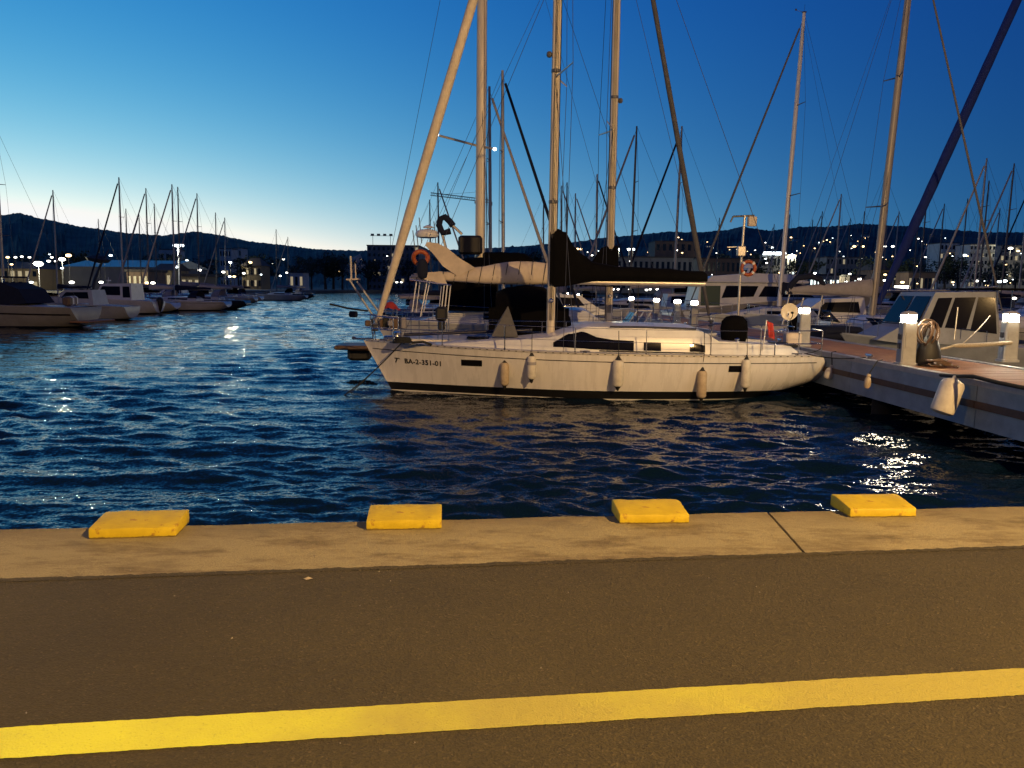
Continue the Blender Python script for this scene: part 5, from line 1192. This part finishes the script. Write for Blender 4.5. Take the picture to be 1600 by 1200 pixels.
def building(label, px0, px1, ytop, d, depth, floors, cols, wall, lit=.2, roof='flat', ybase=None, cat='building', balcony=False, name='building', seed=1, wm=None):
    a, b = at(px0, 430, d), at(px1, 430, d); W = b.x - a.x; zt = at((px0 + px1) / 2, ytop, d).z; r_ = random.Random(seed)
    t = thing(name, label, cat, ((a.x + b.x) / 2, d + depth / 2, 1.25)); h = zt - 1.25
    hw = h if roof == 'flat' else h * .74
    MB().box((0, 0, hw / 2), (W, depth, hw)).obj('wall', wall, t)
    if roof == 'flat': MB().box((0, 0, hw + .15), (W + .6, depth + .6, .5)).obj('roof', M['roofd'], t)
    else:
        x, y = W / 2 + .5, depth / 2 + .5; m_ = M['roofm'] if roof == 'metal' else M['roofd']
        if roof == 'gable_x': P_ = [(-x, -y, hw), (-x, y, hw), (-x, 0, h)]; MB().prism(P_, (0, 0, 0), (2 * x, 0, 0)).obj('roof', m_, t)
        elif roof == 'metal': P_ = [(-x, -y, hw), (-x, y, hw), (-x, 0, h)]; MB().prism(P_, (0, 0, 0), (2 * x, 0, 0)).obj('roof', m_, t)
        else: MB().add([(-x, -y, hw), (x, -y, hw), (x, y, hw), (-x, y, hw), (-x * .4, 0, h), (x * .4, 0, h)], [(0, 1, 5, 4), (1, 2, 5), (2, 3, 4, 5), (3, 0, 4), (0, 3, 2, 1)]).obj('roof', m_, t)
    if floors:
        fh = hw / floors; cw = W / cols; pane = MB().box((0, 0, 0), (cw * .5, .12, fh * .5))
        me = {k: pane.mesh('window', k) for k in (wm or M['litwin'], M['darkwin'])}
        for f in range(floors):
            for c in range(cols):
                k = (wm or M['litwin']) if r_.random() < lit else M['darkwin']
                w = link('window', me[k], t); w.location = (-W / 2 + cw * (c + .5), -depth / 2 - .03, fh * (f + .52))
            if balcony: MB().box((0, -depth / 2 - .7, fh * (f + .12)), (W * .98, 1.3, fh * .34)).obj('balcony', M['wallw'], t)
    return t
building('long harbour warehouse with a pale blue metal roof on the left shore', 100, 262, 404, 200, 26, 0, 1, M['wallg'], roof='metal', name='warehouse', cat='warehouse')
building('gabled harbour office with lit doorway at the warehouse end', 240, 268, 411, 188, 10, 1, 3, M['wally'], .7, 'gable_x', seed=3)
building('white house with an arched top on the hillside behind the floodlight', 250, 276, 390, 520, 14, 2, 3, M['wallw'], .0, seed=4, name='house', cat='house')
building('pale apartment block, left of two behind the channel masts', 344, 362, 389, 560, 14, 4, 4, M['wallw'], .08, seed=5)
building('pale apartment block, right of two behind the channel masts', 366, 378, 388, 580, 14, 4, 3, M['wallw'], .08, seed=6)
building('ochre house lit by a warm lamp beyond the channel', 378, 408, 402, 330, 12, 2, 5, M['wally'], .3, 'hip', seed=7, name='house', cat='house')
building('low lit shed with a bright cream front at the channel mouth', 452, 474, 426, 300, 8, 1, 3, M['wallw'], .6, seed=8)
building('pale boxy house with a lamp at its door left of the floodlight', 282, 312, 431, 150, 9, 1, 3, M['wally'], .6, seed=9, name='house', cat='house')
building('low orange lit kiosk behind the pilothouse cruiser', 198, 232, 424, 160, 8, 1, 4, M['wallb'], .75, seed=10, wm=M['litwin'], name='kiosk', cat='kiosk')
building('low warm lit yard building at the left picture edge', -20, 60, 408, 190, 14, 2, 7, M['wally'], .45, 'hip', seed=11)
building('tall dark block with scattered lit windows behind the bow', 574, 655, 384, 430, 40, 7, 11, M['wallg'], .10, seed=12, wm=M['litwin'])
building('brown stepped block under the hill behind the black boom', 1022, 1090, 377, 620, 30, 4, 7, M['wallb'], .05, seed=13)
building('long low grey terminal seen above the black boom', 895, 1082, 402, 340, 22, 2, 22, M['wallg'], .04, seed=14, name='terminal', cat='terminal')
building('low house with orange glow left of the second mast', 886, 918, 398, 420, 16, 2, 4, M['wallw'], .2, 'hip', seed=15, name='house', cat='house')
building('white hotel with balcony bands behind the pale leaning jib', 1466, 1496, 380, 560, 18, 6, 5, M['wallw'], .14, balcony=True, seed=16, name='hotel', cat='hotel')
building('second white hotel with balcony bands, nearer the right edge', 1512, 1553, 382, 540, 18, 7, 7, M['wallw'], .12, balcony=True, seed=17, name='hotel', cat='hotel')
building('dim grey apartment block at the right picture edge', 1560, 1625, 384, 560, 22, 6, 9, M['wallg'], .22, seed=18)
building('brightly lit shopfront pavilion under the tall white mast', 1266, 1312, 430, 270, 10, 1, 9, M['wallg'], .95, seed=19, wm=M['litcool'], name='pavilion', cat='shop')
building('lit terrace bar right of the shopfront pavilion', 1328, 1352, 431, 270, 10, 1, 4, M['wallb'], .8, seed=20, wm=M['litcool'], name='bar', cat='bar')
building('reddish house behind the thick grey mast', 1362, 1402, 408, 330, 14, 2, 5, M['wallb'], .3, 'hip', seed=21, name='house', cat='house')
building('block with a bright roof strip left of the tall white mast', 1190, 1242, 399, 420, 18, 3, 9, M['wallg'], .15, seed=22, wm=M['litcool'])
building('wide dim block in the middle of the right shore', 1290, 1345, 402, 480, 20, 4, 9, M['wallg'], .12, seed=23)
building('low grey building behind the lifebuoy pole', 1096, 1186, 404, 380, 20, 2, 12, M['wallb'], .06, seed=24)
building('small lit restaurant at the foot of the second hotel', 1420, 1462, 426, 300, 10, 1, 7, M['wallb'], .55, seed=25, name='restaurant', cat='restaurant')
# lit strips on eaves
def lit_strip(px0, px1, y, d, hgt, m, label):
    a, b = at(px0, y, d), at(px1, y, d); t = thing('strip_light', label, 'strip light', a.lerp(b, .5))
    W = b.x - a.x; MB().box((0, 0, 0), (W, .4, hgt), bev=.05).obj('diffuser', m, t); MB().box((0, .3, hgt * .5 + .12), (W * 1.04, 1.0, .2)).obj('canopy', M['roofd'], t)
lit_strip(985, 1049, 442, 120, .55, M['farw'], 'long bright white strip light showing directly under the black boom')
lit_strip(1192, 1228, 396, 419, 1.6, M['farc'], 'cool white strip light along a roof left of the tall white mast')
lit_strip(1328, 1356, 449, 200, .8, M['farw'], 'low white strip light left of the thick grey mast')
lit_strip(1398, 1420, 449, 200, .8, M['farw'], 'low warm strip light under the foot of the blue jib')
# pale marquee by the channel
tq = thing('marquee', 'pale peaked marquee roof at the far end of the channel', 'marquee', at(556, 440, 415) * 1.0)
tq.location.z = 1.25
MB().add([(-6, -5, 9), (6, -5, 9), (6, 5, 9), (-6, 5, 9), (-1.5, 0, 17), (2.5, 0, 19)], [(0, 1, 5, 4), (1, 2, 5), (2, 3, 4, 5), (3, 0, 4), (0, 3, 2, 1)]).obj('canvas_roof', M['cream'], tq)
for sx in (-5.5, 5.5):
    for sy in (-4.5, 4.5): MB().box((sx, sy, 4.5), (.4, .4, 9)).obj('post', M['wallw'], tq)
rk_ = thing('floodlight_rack', 'unlit row of four floodlights on a tall frame above the dark block', 'floodlights', at(597, 440, 425)); rk_.location.z = 1.25
zt = at(597, 367, 425).z - 1.25
for sx in (-4.8, 4.8): MB().tube([(sx, 0, 0), (sx, 0, zt)], .12, 6).obj('post', M['mastd'], rk_)
MB().box((0, 0, zt - .5), (12.6, .2, .22)).obj('crossbar', M['mastd'], rk_)
for k in range(4): MB().box((-5.0 + 3.35 * k, 0, zt + .1), (1.7, .8, 1.0), bev=.1).obj('floodlight', M['wallg'], rk_)
# tower crane
cr = thing('tower_crane', 'far tower crane with a lattice jib left of the ketch mast', 'crane', at(746, 440, 520)); cr.location.z = 1.25
zt = at(746, 312, 520).z - 1.25
def lattice(a, b, w, n, up_=Vector((0, 0, 1))):
    a, b = Vector(a), Vector(b); mb = MB(); ax = (b - a).normalized(); s1 = ax.cross(up_).normalized() * w / 2; s2 = ax.cross(s1).normalized() * w / 2
    cs = [s1 + s2, s1 - s2, -s1 - s2, -s1 + s2]
    for c in cs: mb.tube([a + c, b + c], .16, 4)
    for k in range(n):
        p, q = a.lerp(b, k / n), a.lerp(b, (k + 1) / n)
        for i in range(4): mb.tube([p + cs[i], q + cs[(i + 1) % 4]], .10, 3)
    return mb
lattice((0, 0, 0), (0, 0, zt), 1.8, 24, Vector((1, 0, 0))).obj('tower', M['crane'], cr)
jl = at(673, 304, 520) - at(746, 312, 520)
lattice((0, 0, zt), (jl.x, -3, zt + jl.z), 1.7, 20).obj('jib', M['crane'], cr)
lattice((0, 0, zt), (9, 1, zt - 1.2), 1.6, 5).obj('counter_jib', M['crane'], cr); MB().box((8.4, 1, zt - 2.4), (2.4, 1.6, 2.4), bev=.1).obj('counterweight', M['wallg'], cr)
MB().tube([(0, 0, zt), (0, 0, zt + 5)], .3, 5).tube([(0, 0, zt + 5), (jl.x * .7, -2, zt + jl.z * .7 + .9)], .08, 4).tube([(0, 0, zt + 5), (8, 1, zt - .6)], .08, 4).obj('apex', M['crane'], cr)
MB().box((-1.2, -1.3, zt - 1.6), (1.8, 1.6, 2)).obj('cab', M['wallw'], cr)

# lamps of harbour and town
lamp_mesh = {}
def town_lamp(px_, py_, d, m, label, r=.5, group=None, cat='street lamp', ground=1.25, name='street_lamp', glow=0):
    p = at(px_, py_, d); t = thing(name, label, cat, (p.x, p.y, ground), 0, group); h = max(p.z - ground, 1.0)
    key = (m.name, round(r, 2))
    if key not in lamp_mesh:
        lamp_mesh[key] = MB().lathe([(r * .45, -r * .55), (r * .9, -r * .3), (r, 0), (r * .85, r * .3), (r * .4, r * .5)], 10).mesh('lantern', m, 50)
    pm = ('pole', round(h, 1), round(d / 120))
    if pm not in lamp_mesh: lamp_mesh[pm] = MB().tube([(0, 0, 0), (0, 0, h - r * .4)], max(.07, d * .00022), 6).mesh('pole', M['mastd'])
    if glow:
        gl = bpy.data.lights.new('yard_lamp_light', 'POINT'); gl.energy = glow; gl.color = (1, .93, .62); gl.shadow_soft_size = .5
        go = bpy.data.objects.new('yard_lamp_light', gl); COL.objects.link(go); go.parent = t; go.location = (0, -r - .3, h)
    link('pole', lamp_mesh[pm], t); q = link('lantern', lamp_mesh[key], t); q.location = (0, 0, h)
    return t
W_, O_, C_ = M['farw'], M['faro'], M['farc']
GS = 'lamps along the left shore'
for a in ((60, 412, 150, W_, 'dazzling white yard lamp, the brightest on the left shore', 1.05), (97, 405, 165, W_, 'bright white lamp at the left end of the warehouse roof', .8), (107, 399, 172, O_, 'orange tinted lamp just above the warehouse end', .75),
          (12, 402, 170, O_, 'warm lamp nearest the left picture edge', .45), (24, 402, 185, W_, 'pale lamp second from the left edge', .42), (34, 401, 190, W_, 'pale lamp left of a tall mast by the left edge', .42), (46, 402, 195, W_, 'pale lamp left of the dazzling yard lamp', .42),
          (77, 397, 260, C_, 'small upper lamp of the cluster right of the dazzling one', .55), (81, 402, 240, W_, 'small middle lamp of the cluster right of the dazzling one', .55), (76, 408, 215, W_, 'low lamp of the cluster right of the dazzling one', .6), (87, 408, 210, W_, 'lowest right lamp of the cluster beside the dazzling one', .45),
          (18, 413, 160, O_, 'small warm lamp low by the left edge', .35), (97, 419, 150, C_, 'small lamp below the warehouse roof end', .35), (49, 441, 95, C_, 'low lamp above the beige motor yacht', .28), (112, 441, 92, W_, 'round low lamp left of the pilothouse cruiser', .36), (158, 441, 96, W_, 'round low lamp at the pilothouse cruiser window', .32),
          (173, 399, 330, C_, 'white lamp above the middle of the warehouse roof', .9), (230, 442, 140, O_, 'left lamp of the pair under the orange kiosk', .48), (239, 442, 141, W_, 'right lamp of the pair under the orange kiosk', .48), (275, 417, 185, C_, 'round lamp just left of the floodlight pole', .6),
          (292, 407, 230, C_, 'upper lamp of the stacked pair right of the floodlight', .55), (295, 412, 228, C_, 'lower lamp of the stacked pair right of the floodlight', .6), (312, 422, 175, W_, 'round lamp right of the floodlight, in front of a mast', .5), (349, 425, 190, W_, 'round lamp between the two short channel masts', .55),
          (360, 410, 330, C_, 'lamp in front of the pale apartment blocks', .8), (391, 410, 318, O_, 'warm orange lamp on the ochre house front', 1.0), (381, 427, 210, W_, 'lamp beside a pale post at the row end', .5), (366, 432, 170, O_, 'low warm lamp behind the moored boats', .45), (359, 432, 172, W_, 'low lamp left of the low warm one', .42),
          (426, 411, 380, W_, 'small lamp between the channel masts', .7), (443, 405, 400, W_, 'lamp on a pale post at the channel', .9), (408, 429, 240, C_, 'small low lamp past the row end', .4), (438, 431, 300, W_, 'left lamp before the lit shed', .6), (448, 426, 310, W_, 'lamp at the lit shed corner', .6),
          (530, 424, 400, O_, 'faint warm lamp in the dark trees left of the bow', .6), (605, 400, 425, W_, 'lamp on the dark block wall near the furled sail', .5), (620, 441, 300, W_, 'lamp low behind the furled sail', .6), (627, 441, 302, W_, 'second lamp low behind the furled sail', .5), (563, 405, 410, O_, 'faint lamp by the marquee', .4)):
    town_lamp(*a[:5], a[5] * .8, GS, glow={1.05: 20000, .8: 9000}.get(a[5], 0))
GT = 'lamps along the right shore'
LIGHTERS = ('bright lamp between the two hotels', 'large lamp right of the second hotel', 'right half of the cool floodlight pair right of the second mast', 'lamp before the brown stepped block', 'lamp right of the roof strip', 'lamp above the shopfront pavilion')
for a in ((902, 389, 640, O_, 'left of the orange pair over the sail cover', 1.6), (908, 389, 642, O_, 'right of the orange pair over the sail cover', 1.6), (913, 401, 430, W_, 'white lamp below the orange pair', .9), (925, 399, 440, W_, 'small lamp right of the white one under the orange pair', .8), (903, 407, 380, O_, 'yellow lamp just above the black sail cover', .9),
          (961, 389.5, 500, C_, 'left half of the cool floodlight pair right of the second mast', 1.5), (967, 389.5, 502, C_, 'right half of the cool floodlight pair right of the second mast', 1.5), (983, 389.5, 500, C_, 'left half of the cool floodlight pair by the slim mast', 1.4), (989, 389.5, 502, C_, 'right half of the cool floodlight pair by the slim mast', 1.6),
          (985, 408, 335, W_, 'lamp on the terminal roof edge', .55), (1057, 391, 560, W_, 'lamp before the brown stepped block', 1.1), (1066, 395, 600, O_, 'dim lamp on the brown stepped block', .9), (1088, 387, 640, W_, 'lamp at the right end of the brown block', 1.2), (1113, 387, 660, C_, 'lamp between the brown block and the dock pole', 1.2),
          (1164, 387, 650, W_, 'lamp right of the dock pole boxes', 1.1), (1207, 387, 660, C_, 'lamp over the roof strip light', 1.3), (1196, 404, 410, C_, 'upper lamp below the roof strip', .8), (1198, 411, 405, W_, 'lower lamp below the roof strip', .8), (1218, 426, 300, O_, 'warm lamp just left of the tall white mast', .6), (1237, 398, 420, C_, 'lamp right of the roof strip', .7),
          (1273, 427, 290, W_, 'lamp above the shopfront pavilion', .6), (1328, 428, 290, W_, 'lamp above the terrace bar', .6), (1322, 440, 262, W_, 'lamp between pavilion and terrace bar', .55), (1343, 436, 262, W_, 'wide lamp on the terrace bar', .8), (1317, 446, 240, O_, 'low lamp under the terrace bar', .45), (1303, 441, 250, O_, 'low lamp under the shopfront pavilion', .45),
          (1335, 385, 700, O_, 'left of the orange pair on the right hill foot', 1.9), (1348, 385, 705, O_, 'right of the orange pair on the right hill foot', 1.9), (1383, 385, 700, W_, 'left of the white pair right of the grey mast', 1.5), (1395, 385, 705, W_, 'right of the white pair right of the grey mast', 1.7), (1435, 373, 760, W_, 'high lamp right of the blue jib', 1.1), (1446, 402, 400, W_, 'lamp right of the blue jib at half height', .7), (1434, 416, 330, O_, 'small yellow lamp right of the blue jib', .6), (1383, 429, 290, O_, 'yellow lamp left of the blue jib', .7), (1382, 438, 270, W_, 'bright lamp at the blue jib edge', .7), (1410, 441, 255, O_, 'warm lamp cluster just right of the blue jib', .8),
          (1507, 399, 500, C_, 'bright lamp between the two hotels', 1.7), (1509, 385, 600, C_, 'small lamp at the first hotel roof', 1.1), (1579, 388, 540, W_, 'large lamp right of the second hotel', 1.9), (1591, 392, 545, O_, 'lamp at the far right of the second hotel', 1.3), (1572, 413, 380, O_, 'upper yellow lamp at the right edge', .9), (1570, 420, 370, O_, 'lower yellow lamp at the right edge', .8), (1526, 439, 260, W_, 'lamp before the second hotel', .7), (1562, 440, 258, C_, 'left of the bright cool pair at the right edge', .9), (1570, 439, 256, C_, 'right of the bright cool pair at the right edge', .9), (1542, 446, 240, O_, 'low lamp above the pilothouse boat', .5), (1489, 441, 250, O_, 'yellowish lamp above the pilothouse windows', .5), (1420, 462, 90, W_, 'low lamp just above the nearest pedestal', .22), (1585, 466, 60, W_, 'lamp close to the pedestal at the right edge', .2)):
    town_lamp(*a[:5], a[5] * .8, GT, glow=30000 if a[4] in LIGHTERS else 0)
k = 0
for (px_, py_, d) in ((908, 452, 160), (938, 452, 165), (944, 451, 170), (958, 452, 150), (966, 452, 175), (984, 452, 168), (1010, 453, 150), (1016, 452, 180), (1027, 452, 160), (1037, 453, 150), (1044, 452, 170)):
    town_lamp(px_, py_, d, W_, 'tiny lamp in the string under the black boom', .30, 'string of tiny lamps under the boom')
r2 = random.Random(77)
for i in range(46):
    px_, py_ = r2.uniform(1100, 1600), r2.choice((r2.uniform(386, 412), r2.uniform(424, 446))); d = 620 - (py_ - 386) * 6
    town_lamp(px_, py_, d, r2.choice([O_, O_, W_, C_]), 'small lamp in the crowded harbour front on the right', r2.uniform(.20, .42) * d / 400, 'small lamps of the right-hand harbour front')
# tall floodlight mast on the left shore
ft = thing('floodlight_mast', 'tall T shaped floodlight mast blazing on the left shore', 'floodlight', at(281, 440, 140)); ft.location.z = 1.25
zt = at(281, 385, 140).z - 1.25
MB().lathe([(.5, 0), (.42, .6), (.24, .7), (.17, zt)], 10).obj('pole', M['wallw'], ft, 50)
MB().box((0, 0, zt + .15), (1.9, .45, .4), bev=.08).obj('lamp_bank', M['farc'], ft); MB().box((0, .3, zt + .42), (2.1, .6, .12)).obj('hood', M['mastd'], ft)
ld = bpy.data.lights.new('floodlight_light', 'SPOT'); ld.energy = 6000; ld.color = (.95, 1, .9); ld.spot_size = R(140); ld.spot_blend = .6; ld.shadow_soft_size = 1.0
lo = bpy.data.objects.new('floodlight_light', ld); COL.objects.link(lo); lo.parent = ft; lo.location = (0, -.4, zt - .2)
# a crane-like boat hoist post with a dark net at the warehouse
bh = thing('boat_hoist', 'dark slanting hoist post with a bulky top before the warehouse', 'hoist', at(142, 440, 130)); bh.location.z = 1.25
MB().tube([(0, 0, 0), (.6, 0, 2.2), (1.6, 0, 4.4), (3.3, 0, 7.4)], [.35, .3, .22, .12], 8).obj('post', M['mastd'], bh, 50)
MB().lathe([(.3, -.5), (1.6, -.3), (2.0, .2), (1.1, .7), (.2, .9)], 9, Matrix.Translation((1.4, 0, 5.6)) @ Matrix.Rotation(R(8), 4, 'Y')).obj('folded_net', M['roofd'], bh)
# hillside houses and lamps
def hill_hit(px_, py_):
    v_ = ray(px_, py_); r = 860
    while r < 2290:
        p = EYE + v_ * (r / v_.y)
        if p.z - 6 <= hill_z(p.x / p.y, r): return r
        r += 8
    return 1500
GH = 'lit points scattered over the hill slopes'
r2 = random.Random(21)
for px_, py_, s in ((1060, 371, 1), (1086, 380, 1), (1236, 371, 1.3), (1280, 379, 1), (1286, 377, 1.2), (1292, 375, 1.1), (1297, 378, .8), (1273, 388, 1), (1340, 377, .8), (1196, 379, .9), (1207, 386, 1.2), (1301, 372, .7), (1309, 374, .7), (1441, 377, .8), (1449, 382, 1), (1456, 366, .7), (1065, 374, .8), (1072, 378, .7), (1105, 378, .7), (1256, 384, .7), (1352, 372, .6), (1330, 368, .6), (1477, 372, .7), (1140, 390, .7), (1180, 391, .8), (935, 392, .7), (918, 394, .8), (1012, 394, .7), (1030, 392, .6), (1245, 392, .7), (1312, 393, .7), (1368, 394, .7)):
    d = hill_hit(px_, py_); p = at(px_, py_, d)
    town_lamp(px_, py_, d, r2.choice([W_, O_, C_, O_]), 'small light among the houses on the right-hand hill', 1.5 * s * d / 1500, GH, 'light', p.z - 6)
for i, (px_, py_) in enumerate(((1244, 374), (1290, 380), (1108, 384), (1062, 377), (1335, 379), (1450, 386), (1352, 367), (1200, 384))):
    d = hill_hit(px_, py_) + 4; p = at(px_, py_, d); r_ = random.Random(60 + i)
    t = thing('hillside_house', ('pale house on the hill just right of the tall white mast', 'house below the chain of lights on the right hill', 'house on the hill slope left of the dock pole', 'house beside the topmost lamp over the boom', 'house above the orange pair of hill lamps', 'house on the hill above the first hotel', 'house high on the hill crest near the grey mast', 'house on the slope between dock pole and tall white mast')[i], 'house', (p.x, p.y, p.z - 7), 0, 'houses on the right-hand hill')
    MB().box((0, 0, 3.5), (14, 9, 8)).obj('wall', M['wallw'], t); MB().add([(-8, -5.5, 7.5), (8, -5.5, 7.5), (8, 5.5, 7.5), (-8, 5.5, 7.5), (-4, 0, 10), (4, 0, 10)], [(0, 1, 5, 4), (1, 2, 5), (2, 3, 4, 5), (3, 0, 4), (0, 3, 2, 1)]).obj('roof', M['roofd'], t)
    for x in (-4.5, 0, 4.5):
        for z in (1.8, 5.2): MB().box((x, -4.55, z), (1.6, .15, 1.6)).obj('window', M['litwin'] if r_.random() < .3 else M['darkwin'], t)

# trees along the shore
def make_tree(seed, h=9, w=4.2):
    r_ = random.Random(seed); t = thing('shore_tree', '', 'tree')
    tr = MB().tube([(0, 0, 0), (.1, .05, h * .3), (.3, -.1, h * .55), (.2, .1, h * .8)], [.32, .24, .15, .05], 7)
    for k in range(7):
        a = r_.uniform(0, 6.28); z = h * r_.uniform(.3, .6); tr.tube([(.1, 0, z), (math.cos(a) * w * .35, math.sin(a) * w * .35, z + h * .16), (math.cos(a) * w * .62, math.sin(a) * w * .62, z + h * .22)], [.12, .08, .03], 5)
    tr.obj('trunk', M['trunk'], t, 60)
    mb = MB(); cl = [(r_.gauss(0, w * .38), r_.gauss(0, w * .38), h * r_.uniform(.42, .92), r_.uniform(.6, 1.25)) for _ in range(26)]
    for cx, cy, cz, cr_ in cl:
        for _ in range(48):
            d_ = Vector((r_.gauss(0, 1), r_.gauss(0, 1), r_.gauss(0, .8))).normalized() * cr_ * r_.uniform(.5, 1.15); p = Vector((cx, cy, cz)) + d_
            u = Vector((r_.gauss(0, 1), r_.gauss(0, 1), r_.gauss(0, 1))).normalized(); w_ = u.orthogonal().normalized(); s = r_.uniform(.16, .34)
            mb.add([p - u * s, p + w_ * s * .5, p + u * s, p - w_ * s * .5], [(0, 1, 2, 3)])
    mb.obj('crown', M['leaf'], t)
    return t
protos = [make_tree(1), make_tree(2, 11, 3.6), make_tree(3, 7.5, 4.8)]; fresh = [True] * 3
TREES = [(470, 404, 360, 'tree right of the lamp post at the channel'), (486, 402, 350, 'second tree right of the lamp post at the channel'), (508, 405, 400, 'dark tree at the channel mouth'), (520, 398, 405, 'taller dark tree at the channel mouth'), (534, 402, 398, 'dark tree left of the marquee'), (575, 408, 400, 'tree at the foot of the dark block, left'), (640, 405, 400, 'tree at the foot of the dark block behind the furled sail'),
         (330, 405, 260, 'tree left of the pale apartment blocks'), (268, 398, 330, 'tree above the warehouse gable'), (403, 400, 350, 'tree right of the ochre house'), (420, 402, 360, 'tree between the ochre house and the channel lamp'), (120, 396, 260, 'tree behind the left half of the warehouse'), (38, 396, 230, 'tree behind the yard lamps at the left edge'), (372, 404, 300, 'tree in front of the pale blocks'),
         (1410, 408, 330, 'tree right of the reddish house'), (1440, 405, 380, 'tree left of the first hotel'), (1480, 402, 330, 'palm-side tree before the first hotel'), (1500, 408, 320, 'tree between the hotels'), (1556, 412, 330, 'tree before the grey block at the right edge'), (1590, 410, 320, 'tree at the right picture edge'), (1250, 408, 360, 'tree right of the tall white mast'), (1360, 404, 400, 'tree left of the reddish house'), (1130, 398, 420, 'tree behind the low grey building'), (1170, 400, 400, 'second tree behind the low grey building'), (835, 396, 420, 'tree left of the front mast'), (868, 398, 430, 'tree right of the front mast'), (720, 398, 420, 'tree left of the ketch mast'), (800, 400, 400, 'tree right of the ketch mast')]
for i, (px_, py_, d, lab) in enumerate(TREES):
    k = i % 3; p = at(px_, py_, d); h = (9, 11, 7.5)[k]; s = max((p.z - 1.2) / (h * .95), .5)
    if fresh[k]: fresh[k] = False; o = protos[k]
    else: o = dup(protos[k])
    o.location = (p.x, p.y, 1.2); o.rotation_euler = (0, 0, i * 1.7); o.scale = (s * 1.15, s * 1.15, s); o['label'] = lab; o['group'] = 'trees along the far shore'

# drop the datablocks nothing uses, keep every lamp's light sampling cheap
for m in bpy.data.materials:
    if m.name.startswith('far_lamp') or m.name.startswith('lit_'): m.cycles.emission_sampling = 'NONE'
